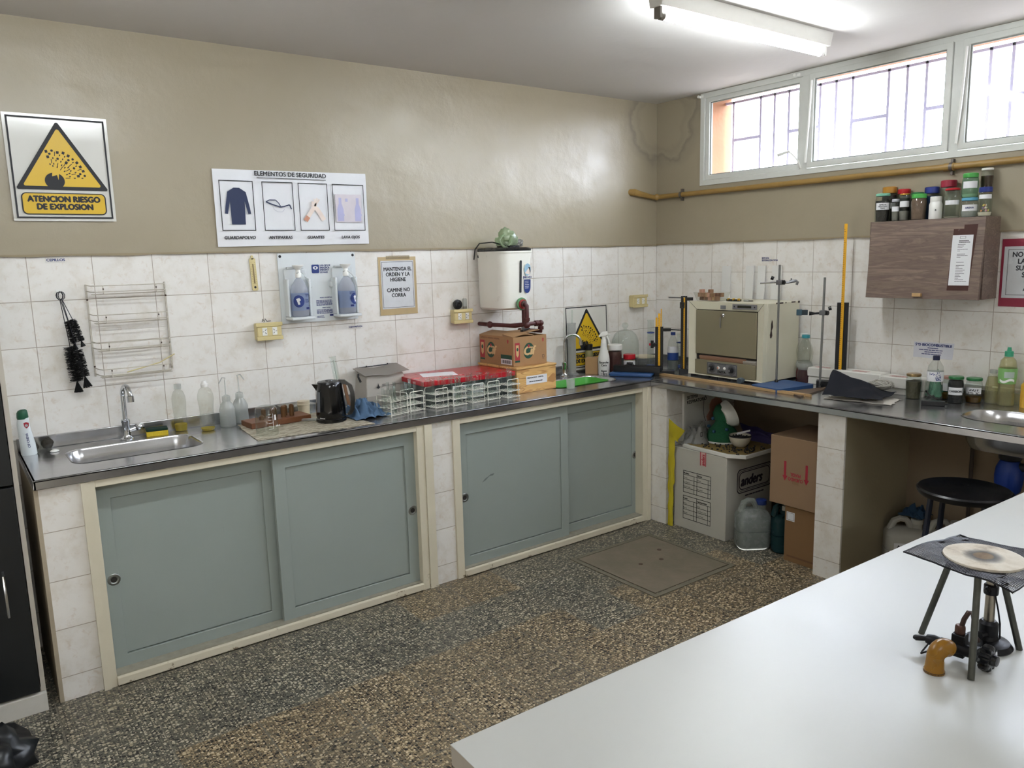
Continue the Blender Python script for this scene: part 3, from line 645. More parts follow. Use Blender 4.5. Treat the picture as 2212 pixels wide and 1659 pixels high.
t=thing('cable_reel','round black cable winder standing on the middle socket box','cable',(-1.745,-.026,1.404+.001)); part(t,'coil',G(FRONT@Matrix.Translation((0,.028,-.01))).lathe([(.012,0),(.028,.0),(.030,.005),(.028,.016),(.012,.018),(.006,.012)],(0,0,0),24),BLACK)
t=thing('glass_ampoule','small clear jar with grey base standing on the middle socket box','jar',(-1.695,-.026,1.404+.001)); part(t,'body',G().lathe([(.012,0),(.013,.01),(.013,.055),(.010,.062)],n=14),FROST); part(t,'base',G().lathe([(.0132,0),(.0132,.014)],n=14),mat('grey_plastic','#77736a',.5))
t=thing('wire_clips','little dark wire clips lying on top of the left socket box','clip',(-2.91,-.025,1.408)); part(t,'clip',G().tube([(-.02,0,.003),(-.017,0,.016),(-.008,0,.004),(-.004,.0,.018),(.004,0,.004),(.024,0,.005)],.0022,6),WIRE)
# eyewash
EYW=mat('eyewash_board','#d3d8da',.3,var=.03); LABB=mat('blue_label','#22387a',.4)
t=thing('eyewash_station','white emergency eyewash board with two bottle holders','eyewash station',(-2.605,-.003,1.572))
part(t,'board',G(FRONT).slab(rrect(-.216,-.181,.216,.181,.006),[],0,.006),EYW,bev=.002)
g=G(front(-.0065))
for (x,z) in ((-.203,.166),(.203,.166)): g.disc(x,z,.0075,0,14)
part(t,'screw',g,INK); g=G(front(-.0065)); [g.disc(x,z,.003,0,8) for x,z in ((-.2,-.168),(.2,-.168))]; part(t,'small_screw',g,PAPER)
for s_ in (-1,1):
    g=G(); x=s_*.132
    g.box(x-.060,x+.060,-.02,-.006,-.145,.10); g.box(x-.063,x+.063,-.10,-.006,-.160,-.145); g.box(x-.045,x+.045,-.022,-.006,.1,.112)
    for k in (-1,1): g.box(x+k*.058-.006,x+k*.058+.006,-.062,-.006,-.145,.05)
    g.box(x-s_*.058-.02 if s_>0 else x+.058,x-s_*.058 if s_>0 else x+.085,-.03,-.006,.0,.03)
    part(t,'holder',g,EYW,bev=.004)
part(t,'blue_badge',G(front(-.0068)).poly(rrect(-.036,.075,.006,.12,.006)),LABB)
g=G(front(-.0071,-.015,.097)); g.poly([(.014*math.cos(R(i*24)),.009*math.sin(R(i*24))+.006) for i in range(15)]); part(t,'eye_symbol',g,PAPER); g=G(front(-.0073,-.015,.097)); g.disc(0,.006,.005); g.cbox((-.008,-.012,0),(.003,.012,.0001),R(35)); g.cbox((.008,-.012,0),(.003,.012,.0001),R(-35)); part(t,'eye_pupil',g,LABB)
text(t,'LAVA OJOS DE\nEMERGENCIA',.0125,BLUEINK,front(-.0068,.010,.111),bold=.03,sx=.72); text(t,'EMERGENCY\nEYE WASH',.0125,BLUEINK,front(-.0068,.010,.087),bold=.03,sx=.72)
text(t,'MODO DE EMPLEO',.008,BLUEINK,front(-.0068,.0,-.058),bold=.03)
def lines(parent,M,x,y,w,n,dy,th,mt,seed=1,ind=0):
    rnd=random.Random(seed); g=G(M)
    for k in range(n):
        xx=x; e=x+w*rnd.uniform(.8,1)
        while xx<e-.003: l=rnd.uniform(.006,.018)*w/.1; g.rect(xx,y-k*dy,min(xx+l,e),y-k*dy+th); xx+=l+.0015*w/.1
    part(parent,'small_print',g,mt)
lines(t,front(-.0068),-.022,-.072,.105,5,.0062,.0036,BLUEINK); lines(t,front(-.0068),-.022,-.122,.105,4,.0062,.0036,BLUEINK,2); text(t,'DIRECTIONS',.008,BLUEINK,front(-.0068,.01,-.112),bold=.03); lines(t,front(-.0068),-.022,-.155,.045,2,.007,.003,BLUEINK,4)
part(t,'blue_maker_bar',G(front(-.0068)).rect(.05,-.156,.075,-.146),BLUEINK)
EYB=glass('eyewash_plastic','#f0f2f6',.05,.4,.15,milk=.5,mc='#dfe2e8'); EYL=glass('pale_blue_label','#aebfe0',.03,.3,.2,milk=.7,mc='#b4c2dc')
def eyebottle(x,label,rot):
    r=thing('eyewash_bottle',label,'bottle',(x,-.062,1.43),rot,None); prof=[(.040,0),(.044,.006),(.045,.02),(.045,.135),(.040,.155),(.024,.182),(.013,.195),(.013,.205)]
    part(r,'body',G().lathe(prof,n=32,sy=.85),EYB); part(r,'label',G().lathe([(.0456,.03),(.0456,.12)],n=32,sy=.85,cap0=False,cap1=False),EYL)
    part(r,'cap',G().lathe([(.016,.198),(.016,.222),(.012,.228),(.012,.238),(.026,.255),(.029,.259),(.029,.262),(.010,.260)],n=24),WHITE)
    part(r,'tube',G().tube(arc((.0,-.01,.12),.055,105,-60,14,(1,0,0),(0,0,1.9)),.0035,8),FROST)
    M=front(-.0392*1.0,0,.078); g=G(M)
    a0=R(-38 if x<-2.6 else 52); g=G(front(0,0,.078)); rs=[]
    for k in range(13):
        v=.031*math.sin(R(-90+15*k)); wv=max(.02,math.cos(R(-90+15*k)))*.68
        rs.append([(.0463*math.sin(a0+wv*(j/5-1)),v,.0463*.85*math.cos(a0+wv*(j/5-1))+.0004) for j in range(11)])
    part(r,'blue_roundel',g.rings(rs,close=False),LABB)
    part(r,'white_hand',G(plane((.047*math.sin(a0),-.047*.85*math.cos(a0),.078),(math.cos(a0),math.sin(a0)*.85,0),(0,0,1))).poly([(-.012,.012),(.004,.018),(.012,.006),(.004,0),(.008,-.016),(-.002,-.018),(-.006,-.004)],.0004),PAPER)
    text(r,'LAVADO\nOCULAR',.0085,BLUEINK,front(-.0392,.008,.11)@Matrix.Translation((0,0,0)),bold=.02,wrap=.045)
    lines(r,front(-.0396),.006,.085,.022,4,.005,.002,BLUEINK,9); part(r,'blue_bar',G(front(-.0392)).rect(.010,.036,.028,.046),BLUEINK)
    return r
eyebottle(-2.737,'translucent eyewash bottle in the left holder of the white board',R(12)); eyebottle(-2.473,'translucent eyewash bottle in the right holder of the white board',R(-14))
# notice
t=thing('notice','white notice on tan card: keep order and hygiene, walk do not run','notice',(-2.128,-.003,1.56)); part(t,'card',G(FRONT).rect(-.12,-.163,.12,.163,.001,.001),mat('tan_card','#b49f77',.35,var=.08))
part(t,'sheet',G(FRONT).rect(-.106,-.128,.104,.142,.002,.0005),mat('laminated_paper','#cfd2d6',.25,bump=.1,bs=30)); part(t,'border',G(FRONT).frame(-.100,-.122,.098,.136,.002,.0026),INK)
text(t,'MANTENGA EL\nORDEN Y LA\nHIGIENE\n\nCAMINE NO\nCORRA',.0295,INK,FRONT@Matrix.Translation((0,.085,.0027)),'CENTER',bold=.018,sx=.9,line=1.0)
part(t,'tape',G(FRONT).rect(-.07,.150,.08,.170,.0022,.0003),glass('clear_tape','#e9e4d6',.08,.5,.15,milk=.15))
# ================================================================ ON THE LONG WORKTOP
def tap(x,y,label,h=.253,r=.011,reach=.10,rz=0,kx=.055,tri=True):
    t=thing('faucet',label,'faucet',(x,y,ZW),rz)
    part(t,'base',G().lathe([(.030,0),(.030,.004),(.022,.009),(.0165,.02),(.0165,.075),(.019,.08),(.019,.092),(.014,.095)],n=24),CHROME)
    a=reach/2; pts=[(0,0,.09),(0,0,h-a)]+[tuple(p) for p in arc((0,-a,h-a),a,90-90,168,12,(0,1,0),(0,0,1))][1:]
    part(t,'spout',G().tube(pts,[r*.95]*2+[r]*(len(pts)-2),14),CHROME)
    e=pts[-1]; part(t,'spout_tip',G().cyl(e,(e[0],e[1]-.002,e[2]-.028),r*1.35,16),CHROME)
    k=part(t,'valve',G().cyl((.01,0,.038),(kx-.015,-.008,.046),.011,14),CHROME)
    part(k,'knob',G().ball((kx,-.010,.05),.0175,10).cyl((kx-.012,-.010,.05),(kx+.018,-.010,.05),.015,8),CHROME); return t
tap(-3.615,-.062,'chrome gooseneck faucet behind the first sink',rz=R(8))
tap(-.955,-.075,'slim chrome gooseneck faucet behind the green-tray sink',.275,.0085,.11,rz=R(55),kx=.06)
def bottle(name,label,cat,x,y,prof,mt,z=ZW,cap=None,capm=None,liq=None,liqm=None,lab=None,labm=None,txt=None,ts=.012,tm=None,tz=None,rz=None,n=28,group=None,sy=1,txtsx=1,labarc=360,bold=.02,tx=0):
    r=thing(name,label,cat,(x,y,z),face(x,y) if rz is None else rz,group)
    part(r,'body',G().lathe(prof,n=n,sy=sy),mt)
    if cap: part(r,'lid' if cap[0][0]>.018 else 'cap',G().lathe(cap,n=n,sy=sy),capm)
    def rad(zz):
        for (a,b),(c,d) in zip(prof,prof[1:]):
            if b<=zz<=d and d>b: return a+(c-a)*(zz-b)/(d-b)
        return prof[0][0]
    if liq:
        p=[(max(.001,prof[0][0]-.003),.003)]+[(max(.001,a-.002),max(b,.0035)) for a,b in prof if .004<b<liq]+[(rad(liq)-.002,liq)]
        part(r,'contents',G().lathe(p,n=n,sy=sy),liqm)
    if lab:
        z0,z1=lab; k=9; A=labarc/2
        g=G().rings([[((rad(zz)+.0007)*math.sin(a),-(rad(zz)+.0007)*sy*math.cos(a),zz) for a in [R(-A+2*A*i/28) for i in range(29 if labarc<360 else 28)]] for zz in [z0+(z1-z0)*i/k for i in range(k+1)]],close=labarc>=360,cap0=False,cap1=False)
        part(r,'label',g,labm or PAPER)
    if txt:
        zz=tz if tz is not None else ((lab[0]+lab[1])/2 if lab else prof[-1][1]*.5); rr_=rad(zz)+.0012
        text(r,txt,ts,tm or INK,plane((tx,-rr_*sy,zz-ts*.35),(1,0,0),(0,0,1)),'CENTER',bold=bold,wrap=rr_,sx=txtsx)
    return r
OIL=glass('yellow_detergent','#d9cc6a',.03,.2,.05,milk=.5,mc='#d8c552'); GREEND=mat('dark_green_plastic','#14523a',.3)
CLW=mat('cream_cleaner_bottle','#dbe3e6',.3,var=.03)
# cream cleaner bottle, far left
t=thing('cleaner_bottle','white cream cleaner bottle with dark green cap at the far left of the worktop','bottle',(-4.012,-.095,ZW),face(-4.0,-.1)-.25)
def oval(cx,a,b,z,n=24): return [(cx+a*math.cos(2*math.pi*i/n),b*math.sin(2*math.pi*i/n),z) for i in range(n)]
part(t,'body',G().rings([oval(.004,.028,.019,0),oval(.004,.031,.021,.004),oval(.002,.030,.020,.05),oval(-.003,.026,.018,.10),oval(-.006,.0235,.017,.135),oval(-.004,.022,.0165,.155),oval(-.002,.021,.0165,.163)]),CLW)
part(t,'cap',G().rings([oval(-.004,.021,.017,.158),oval(-.004,.0225,.018,.165),oval(-.004,.021,.017,.185),oval(-.002,.017,.014,.195),oval(0,.010,.009,.199)]),GREEND)
part(t,'red_emblem',G(front(-.0215,.012,.133)).poly([(-.010,.010),(0,.014),(.010,.010),(.009,-.004),(0,-.014),(-.009,-.004)]),REDINK); part(t,'emblem_ring',G(front(-.0219,.012,.132)).disc(0,0,.006,0,12),mat('silver_print','#b9b9bd',.4)); text(t,'CIF CREMA',.013,BLUEINK,front(-.0225,.018,.035)@Matrix.Rotation(R(94),4,'Z'),bold=.01)
t=thing('scourer_tub','low clear tub holding two dark scouring pads behind the cream cleaner','tub',(-3.955,-.068,ZW)); part(t,'tub',G().lathe([(.038,0),(.042,.004),(.046,.034),(.048,.036)],n=24,cap1=False),PET)
def pad(name,label,x,y,z,sx,sy,sz,m_,seed):
    g=G(); g.ball((0,0,0),1,16)
    for v in g.bm.verts: v.co*=1+.22*nz(v.co*2.3+Vector((seed,0,0))); v.co=Vector((v.co.x*sx,v.co.y*sy,v.co.z*sz))
    return solo(name,g,m_,label,'scourer',(x,y,z))
SC=mat('steel_wool','#2e2a22',.9,var=.5,vs=120,bump=1,bs=200)
pad('scouring_pad','dark brown scouring pad in the tub, right of the cleaner bottle',-3.935,-.062,ZW+.034,.024,.022,.024,SC,1); pad('scouring_pad','dark brown scouring pad in the tub, left of the cleaner bottle',-3.985,-.06,ZW+.024,.018,.018,.018,SC,5)
solo('soap_piece',G().lathe([(.012,0),(.018,.003),(.018,.006),(.010,.010),(.001,.011)],n=16,sy=.8),WHITE,'small white oval soap piece left of the first sink','soap',(-3.915,-.115,ZW))
t=thing('sponge','yellow sponge with dark green scouring face beside the faucet','sponge',(-3.487,-.072,ZW),R(-8)); part(t,'foam',G().box(-.047,.047,-.03,.03,0,.024),mat('yellow_foam','#c9ae2c',.9,bump=1,bs=150),bev=.003); part(t,'scouring_face',G().box(-.047,.047,-.03,.03,.0242,.036),mat('green_scourer','#0f2d22',.95,bump=1,bs=220),bev=.003)
PA=[(.028,0),(.031,.004),(.031,.03),(.028,.05),(.0285,.085),(.031,.12),(.032,.145),(.030,.17),(.022,.192),(.013,.202),(.0125,.208)]
bottle('detergent_bottle','clear waisted detergent bottle with a little yellow liquid and no label, clear cap','bottle',-3.372,-.05,PA,PET,cap=[(.0165,.205),(.0165,.228)],capm=FROST,liq=.035,liqm=OIL)
PB=[(.030,0),(.034,.004),(.035,.05),(.031,.085),(.032,.11),(.037,.155),(.036,.175),(.028,.20),(.015,.212),(.0145,.216)]
bottle('detergent_bottle','clear detergent bottle with white push cap, right of the waisted one','bottle',-3.270,-.135,PB,PET,cap=[(.016,.213),(.017,.226),(.012,.232),(.009,.242)],capm=WHITE,liq=.014,liqm=OIL)
def wash(x,y,label,tx):
    r=bottle('wash_bottle',label,'bottle',x,y,[(.034,0),(.037,.004),(.037,.085),(.030,.108),(.018,.125),(.016,.13)],FROST,cap=[(.019,.126),(.019,.150),(.008,.156)],capm=FROST,liq=.055,liqm=glass('water_milky','#d8dcdb',.03,.2,.05,milk=.3,mc='#c9cdcb'),rz=0)
    part(r,'spout_tube',G().tube([(0,0,.15),(0,0,.225),(-.003*tx,0,.24),(.012*tx,0,.243),(.03*tx,0,.215)],.0028,8),FROST); return r
wash(-3.165,-.105,'front translucent wash bottle with a thin curved spout beside the mat',-1); wash(-3.085,-.055,'rear translucent wash bottle half hidden behind the other',1)
# woven mat
q=NM('woven_mat'); mp=q.n('Mapping'); q.l(q.tc.outputs['Object'],mp.inputs[0]); mp.inputs['Scale'].default_value=(6,48,1); mp.inputs['Rotation'].default_value=(0,0,R(62))
f=q.noise(2.5,3,.6,vec=mp.outputs[0]); q.col(q.ramp(f,(.36,'#57503f'),(.46,'#958c79'),(.54,'#bdb5a3'),(.66,'#6f6655'))); q.set(Roughness=.9); q.bump(f,.5,.002)
g=G(Matrix.Translation((2.9,.32,0)))
def matf(u,v):
    a=Vector((-3.165,-.535)).lerp(Vector((-2.60,-.572)),u); b=Vector((-3.135,-.155)).lerp(Vector((-2.66,-.09)),u); p=a.lerp(b,v)
    e=min(u,1-u,v,1-v); return (p.x+.003*nz((u*30,v*30,0)),p.y+.003*nz((u*30,v*30,5)),.0022+.0012*nz((u*9,v*9,2))+(.006 if u<.04 and v>.8 else 0))
g.sheet(30,24,matf); solo('woven_mat',g,q.m,'grey and cream woven mat on the worktop under the beaker and kettle','mat',(-2.9,-.32,ZW),sol=.002)
WOODD=mat('dark_wood','#6d4226',.5,var=.3,vs=9,bump=.2)
t=thing('peg_block','dark wooden block with a row of short brown pegs behind the beaker','wooden stand',(-2.96,-.215,ZW+.004),R(4)); part(t,'block',G().box(-.155,.155,-.065,.065,0,.028),WOODD,bev=.003)
for (x,y,h) in ((-.03,-.02,.075),(.0,.02,.07),(.028,-.02,.08),(.055,.02,.075),(.072,-.02,.082),(-.055,.025,.07),(-.08,-.01,.045)): part(t,'peg',G().lathe([(.012,.028),(.012,h),(.006,h+.006)],(x,y,0),14),mat('peg_wood','#5a3b1c',.45,var=.3))
BK=[(.050,0),(.0505,.100),(.049,.118),(.044,.128),(.030,.134),(.020,.133),(.001,.131)]
t=thing('glass_beaker','upturned glass beaker with white graduations on the woven mat','beaker',(-3.086,-.44,ZW+.004),face(-3.09,-.44)+.25); part(t,'body',G().lathe([(.054,0)]+BK,n=40,cap0=False),GLASS)
WP=mat('white_print','#e8e8e8',.5); g=G()
for k in range(6): g.rings([[ (.0512*math.sin(a),-.0512*math.cos(a),.03+.014*k+dz) for a in [R(-6+3*i) for i in range(6 if k%2 else 9)]] for dz in (0,.0016)],close=False)
g.rings([[(.0512*math.sin(a),-.0512*math.cos(a),z) for a in [R(18),R(20)]] for z in (.03,.102)],close=False); g.rings([[(.0512*math.sin(a),-.0512*math.cos(a),z) for a in [R(28+2*i) for i in range(7)]] for z in (.07,.095)],close=False)
part(t,'graduations',g,WP); text(t,'250 ml',.010,WP,plane((.03,-.0415,.038),(.82,.57,0),(0,0,1)),bold=.02)
t=thing('food_container','clear plastic food container with a loose lid behind the peg block','container',(-2.80,-.075,ZW),R(6)); part(t,'tub',G().rings([[(x,y,0) for x,y in rrect(-.07,-.045,.07,.045,.015)],[(x,y,.05) for x,y in rrect(-.078,-.052,.078,.052,.015)]],cap1=False),PET); part(t,'lid',G().slab(rrect(-.088,-.058,.088,.058,.015),[],.052,.057),PET,bev=.002)
t=bottle('plastic_cup','small cream ribbed cup left of the kettle','cup',-2.772,-.10,[(.028,0),(.030,.003),(.031,.052),(.033,.054),(.033,.06),(.031,.062),(.032,.075)],mat('cream_plastic','#c9bda4',.5))
solo('frosted_wand',G().tube([(-.06,.04,.006),(.055,-.045,.006),(.068,-.055,.006)],[.008,.0065,.002],10),FROST,'frosted tapered tube lying on the woven mat left of the kettle','pipette',(-2.80,-.30,ZW+.004))
# kettle
KB=mat('kettle_black','#08090b',.12,var=.1); t=thing('electric_kettle','glossy black electric kettle on the woven mat','kettle',(-2.735,-.365,ZW+.004),face(-2.72,-.37)+R(0))
part(t,'power_base',G().lathe([(.072,0),(.075,.004),(.074,.016),(.070,.02)],n=36),KB)
part(t,'body',G().lathe([(.070,.021),(.073,.03),(.073,.06),(.069,.11),(.064,.16),(.061,.188),(.059,.192)],n=40),KB)
part(t,'lid',G().lathe([(.060,.192),(.057,.199),(.040,.203),(.02,.203),(.018,.207),(.001,.208)],n=36),BLACK)
part(t,'spout',G().rings([[(-.050,-.02,.150),(-.050,.02,.150),(-.062,0,.150)],[(-.05,-.024,.188),(-.05,.024,.188),(-.086,0,.190)]]),KB)
g=G(); pts=[(.045,0,.196),(.075,0,.194),(.098,0,.175),(.108,0,.14),(.110,0,.10),(.104,0,.05),(.090,0,.028),(.066,0,.025)]
g.rings([[(p[0]+dx,dy,p[2]+dz) for dx,dy,dz in ((-.010 if i>1 else 0,-.015,0 if i>1 else -.012),(.010 if i>1 else 0,-.015,0 if i>1 else .010),(.012 if i>1 else 0,.0,0 if i>1 else .012),(.010 if i>1 else 0,.015,0 if i>1 else .010),(-.010 if i>1 else 0,.015,0 if i>1 else -.012))] for i,p in enumerate(pts)])
part(t,'handle',g,KB)
a0=R(-52); Mg=lambda a,r,z: plane((r*math.sin(a),-r*math.cos(a),z),(math.cos(a),math.sin(a),0),(0,0,1))
g=G().rings([[((.0756-(z-.06)*.078)*math.sin(a0+a),-(.0756-(z-.06)*.078)*math.cos(a0+a),z) for a in [R(-9+3*i) for i in range(7)]] for z in (.055,.06,.11,.15,.155)],close=False)
part(t,'water_window',g,mat('grey_window','#64676d',.2)); text(t,'ultracomb',.0085,WP,Mg(a0+.1,.0755,.024),bold=.02)
g=G(); [g.disc(0,0,.0,0) if 0 else None for _ in ()]; 
# glass cylinder with rods standing behind the kettle
t=thing('glass_jar','tall narrow glass cylinder holding thin rods behind the kettle','glass cylinder',(-2.605,-.22,ZW),0,rot=(R(-4),R(-6),0))
part(t,'body',G().lathe([(.026,0),(.017,.004),(.016,.01),(.0155,.300),(.019,.306)],n=20),GLASS)
solo('glass_rod',G().tube([(0,0,.01),(.004,.002,.285)],.004,8),mat('pale_rod','#cfd6cf',.2),'bundle of pale thin rods inside the tall glass cylinder','rod',(-2.607,-.222,ZW),rot=(R(-4),R(-6),0)) if 1 else None
solo('wooden_spatula',G().cbox((0,0,.10),(.016,.006,.13)),mat('spatula_wood','#7d5a3c',.6),'light brown wooden stick leaning behind the kettle beside the glass cylinder','stick',(-2.570,-.235,ZW+.002),rot=(0,R(-10),0))
solo('thin_wire',G().tube([(0,0,0),(.035,0,.035),(.05,0,.05),(.055,0,.045)],.0016,6),WIRE,'thin dark wire against the tiles above the kettle','wire',(-2.66,-.004,1.17)) if 0 else None
# centrifuge
CG=mat('grey_enamel','#aaa49b',.4,var=.05); CT=glass('smoked_lid','#d5d3d0',.08,.4,.12,milk=.7,mc='#bab4ad')
t=thing('centrifuge','grey bench centrifuge with a clear hinged cover between kettle and red-lidded box','centrifuge',(-2.30,-.125,ZW),R(6))
g=G(); g.rings([[(-.135,.02-.02,0),(.14,.0,0),(.14,.118,0),(-.135,.118,0)],[(-.135,-.008,.05),(.138,-.008,.05),(.138,.118,.05),(-.135,.118,.05)],[(-.118,.005,.165),(.122,.005,.165),(.122,.118,.175),(-.118,.118,.175)]]); 
part(t,'body',g,CG,bev=.006)
part(t,'foot_panel',G().box(-.134,.138,-.012,-.004,.0,.055),mat('grey_lower','#8d8880',.45),bev=.002)
part(t,'cover',G().sheet(16,8,lambda u,v:(-.14+.29*u,-.015+.125*v,.172+.03*v-.006*math.sin(math.pi*u)+.004*math.sin(u*9))),CT,sol=.003)
part(t,'hinge',G().cyl((-.12,.112,.203),(.13,.112,.203),.003,8).ball((-.05,.112,.205),.005).ball((.09,.112,.205),.005),WIRE)
part(t,'latch',G().tube([(-.142,.05,.178),(-.150,.04,.165),(-.142,.03,.135)],.006,8),BLACK)
g=G(plane((-.055,-.0075,.108),(1,0,0),(0,.055,1))); g.poly([(-.014,-.006),(0,-.016),(.014,-.006),(.006,-.004),(0,.016),(-.006,-.004)]); part(t,'emblem',g,INK); text(t,'ARCO',.008,INK,plane((-.03,-.0075,.110),(1,0,0),(0,.055,1)),bold=.02); part(t,'line',G(plane((-.03,-.0075,.104),(1,0,0),(0,.055,1))).rect(0,0,.125,.0018),INK)
# blue cloth
def cloth(name,label,x,y,z,lx,ly,h,m_,seed,rz=0,nx=36,ny=28,cat='cloth',fold=5,sol=.0018,flat=.25):
    rnd=random.Random(seed); L_=G()
    def fn(u,v):
        cx,cy=u-.5,v-.5; e=max(0,1-(2*math.hypot(cx,cy))**2.2)
        r_=abs(nz((u*fold+seed,v*fold,seed)))*1.6; r2=abs(nz((u*fold*2.3,v*fold*2.3+seed,3)))
        zz=(.15+e)*h*(flat+(1-flat)*r_)+r2*h*.25*e+.002
        return (lx*cx*(1-.18*nz((v*3,seed,1)))+lx*.10*nz((u*4,v*4,seed+2)),ly*cy*(1-.2*nz((u*3,seed,4)))+ly*.10*nz((u*4,v*4,seed+9)),max(.0016,zz))
    L_.sheet(nx,ny,fn); return solo(name,L_,m_,label,cat,(x,y,z),(0,0,rz),sol=sol)
cloth('blue_cloth','crumpled blue cloth between the kettle and the first tube rack',-2.545,-.33,ZW,.20,.26,.11,mat('blue_fabric','#4b6786',.9,var=.12,bump=.3,bs=200),3,fold=4)
# test tube racks
RK=mat('rack_wire','#d5d3c8',.35,var=.06)
def mkrack(L_=.135,Wd=.088,H=.108,wide=0):
    t=thing('test_tube_rack','x','test tube rack',(0,0,ZW),0,'wire test tube racks on the worktop')
    for s_ in (-1,1):
        y=s_*L_*.5*.86; h=H
        part(t,'end_loop',G().tube([(-Wd/2,y,0),(-Wd/2,y,h-.008),(-Wd/2+.004,y,h-.001),(-Wd/2+.01,y,h),(Wd/2-.01,y,h),(Wd/2-.004,y,h-.001),(Wd/2,y,h-.008),(Wd/2,y,0)],.0022,6),RK)
    for z,st in ((.008,0),(.042,0),(.078,0)):
        g=G(); a,b=Wd/2+.004,L_/2
        g.tube([(-a,-b,z),(a,-b,z),(a,b,z),(-a,b,z),(-a,-b,z)],.0017,5)
        for i in range(1,4): g.tube([(-a+2*a*i/4,-b,z),(-a+2*a*i/4,b,z)],.0013,4)
        for i in range(1,6): g.tube([(-a,-b+2*b*i/6,z),(a,-b+2*b*i/6,z)],.0013,4)
        part(t,'shelf',g,RK)
    return t
TUBEG=glass('test_tube_glass','#f2f6f4',.06,.8,.03)
def mktube(h=.15):
    g=G(); g.lathe([(.001,0),(.004,.0015),(.0065,.006),(.0072,.012),(.0072,h-.003),(.0088,h)],n=12,cap1=False); return g.make('test_tube',TUBEG)
TM=[mktube(.13),mktube(.145),mktube(.155)]
rk=[(-2.4225,-.4225,16,90,'leftmost rack beside the blue cloth'),(-2.29,-.447,12,0,'second rack from the left'),(-2.1475,-.462,17,0,'third rack from the left'),(-2.0415,-.473,10,0,'middle rack of seven'),(-1.92,-.4755,15,0,'fifth rack from the left'),(-1.809,-.4635,13,0,'sixth rack from the left'),(-1.69,-.4875,14,0,'rightmost rack in front of the pine box')]
base=None; rnd=random.Random(11)
for i,(fx,fy,a,tw,wh) in enumerate(rk):
    A=R(a if i==0 else a*.45); d=.045; cx,cy=(fx,fy) if i==0 else (fx-math.sin(A)*d,fy+math.cos(A)*d)
    if i==0: o=mkrack(.135,.105)
    elif base is None: base=mkrack(.105,.085); o=base
    else: o=clone(base)
    o.location=(cx,cy,ZW); o.rotation_euler=(0,0,A+R(tw)); o['label']='white wire test tube rack, '+wh
    ca,sa=math.cos(A+R(tw)),math.sin(A+R(tw)); spots=[(x,y) for x in (-.034,-.0115,.0115,.034) for y in ((-.054,-.032,-.0108,.0108,.032,.054) if i==0 else (-.038,-.019,0,.019,.038))]; rnd.shuffle(spots)
    for (x,y) in spots[:(9 if i else 9)]:
        m_=rnd.choice(TM); c=link('test_tube',m_,None,(cx+x*ca-y*sa,cy+x*sa+y*ca,ZW+.010),(rnd.uniform(-.05,.05),rnd.uniform(-.05,.05),0))
        tag(c,'clear glass test tube standing in the '+wh.replace('rack','wire rack',1),'test tube','test tubes in the '+wh.replace('rack','wire rack',1))
# red-lidded box
t=thing('storage_box','dark grey storage box with bright red lid and paper labels behind the racks','box',(-1.90,-.215,ZW),R(-2.5))
RED=mat('red_lid','#b3222c',.25,var=.06); g=G(); g.rings([[(x,y,z) for x,y in rrect(-.285,-.17,.285,.17,.02)] for z in (0,.113)]); part(t,'body',g,mat('dark_grey_plastic','#3c4244',.4))
part(t,'lid',G().slab(rrect(-.298,-.182,.298,.178,.012),[],.113,.139),RED,bev=.004)
part(t,'paper_on_lid',G(Matrix.Translation((-.10,.02,.1395))@Matrix.Rotation(R(-18),4,'Z')).rect(-.10,-.07,.10,.07,0,.0004),PAPER)
o=part(t,'front_label',G(front(-.171,-.02,.055)).rect(-.10,-.04,.10,.04,0,.0004),PAPER); text(o,'VASO DE BOHEMIA\nTUBOS DE ENSAYO\nVARILLAS',.017,INK,front(-.1716,-.09,.075),bold=.02)
# pine box and branded carton on it
PINE=NM('pine_wood'); q=PINE; mp=q.n('Mapping'); q.l(q.tc.outputs['Object'],mp.inputs[0]); mp.inputs['Scale'].default_value=(1.2,9,12)
f=q.noise(2.3,3,.5,vec=mp.outputs[0],dist=1.2); q.col(q.ramp(f,(.3,'#c79b5a'),(.45,'#d9b071'),(.52,'#a87842'),(.56,'#d6ad6e'),(.75,'#c2955a'))); q.set(Roughness=.5); q.bump(f,.1,.002); PINE=q.m
t=thing('pine_box','pine wood box with white label right of the test tube racks','box',(-1.455,-.215,ZW),R(1.5))
part(t,'body',G().box(-.152,.150,-.188,.185,0,.142),PINE,bev=.003); part(t,'lid',G().box(-.157,.153,-.192,.19,.1425,.1545),PINE,bev=.002); part(t,'inlay',G(front(-.1885,.115,.07)).poly([(-.03,-.02),(.01,-.032),(.03,-.022),(.03,.018),(.01,.025),(-.028,.0)],0,.0004),mat('darker_pine','#b38450',.5))
o=part(t,'label',G(front(-.1886,.0,.075)).rect(-.082,-.028,.078,.022,0,.0004),PAPER); text(o,'TERMÓMETROS    DIGITAL',.0105,INK,front(-.1892,-.076,.082),bold=.03); lines(o,front(-.1892),-.06,.060,.12,1,.01,.005,INK,3)
CIFC=mat('carton_board','#9f7b55',.8,var=.07,vs=25,bump=.2,bs=140); GRN=mat('green_print','#1f4a3a',.6); REDP=mat('carton_red','#a33038',.6)
t=thing('cleaner_carton','brown cleaner carton with green cif emblem, open flaps, on the pine box','carton',(-1.472,-.20,ZW+.1555),R(2))
part(t,'body',G().slab([(-.128,-.165),(.128,-.165),(.128,.165),(-.128,.165)],[[(-.125,-.162),(.125,-.162),(.125,.162),(-.125,.162)][::-1]],0,.172).box(-.126,.126,-.163,.163,0,.003),CIFC,bev=.001)
F_=lambda pts: G().rings([[p for p in pts]],cap0=False)
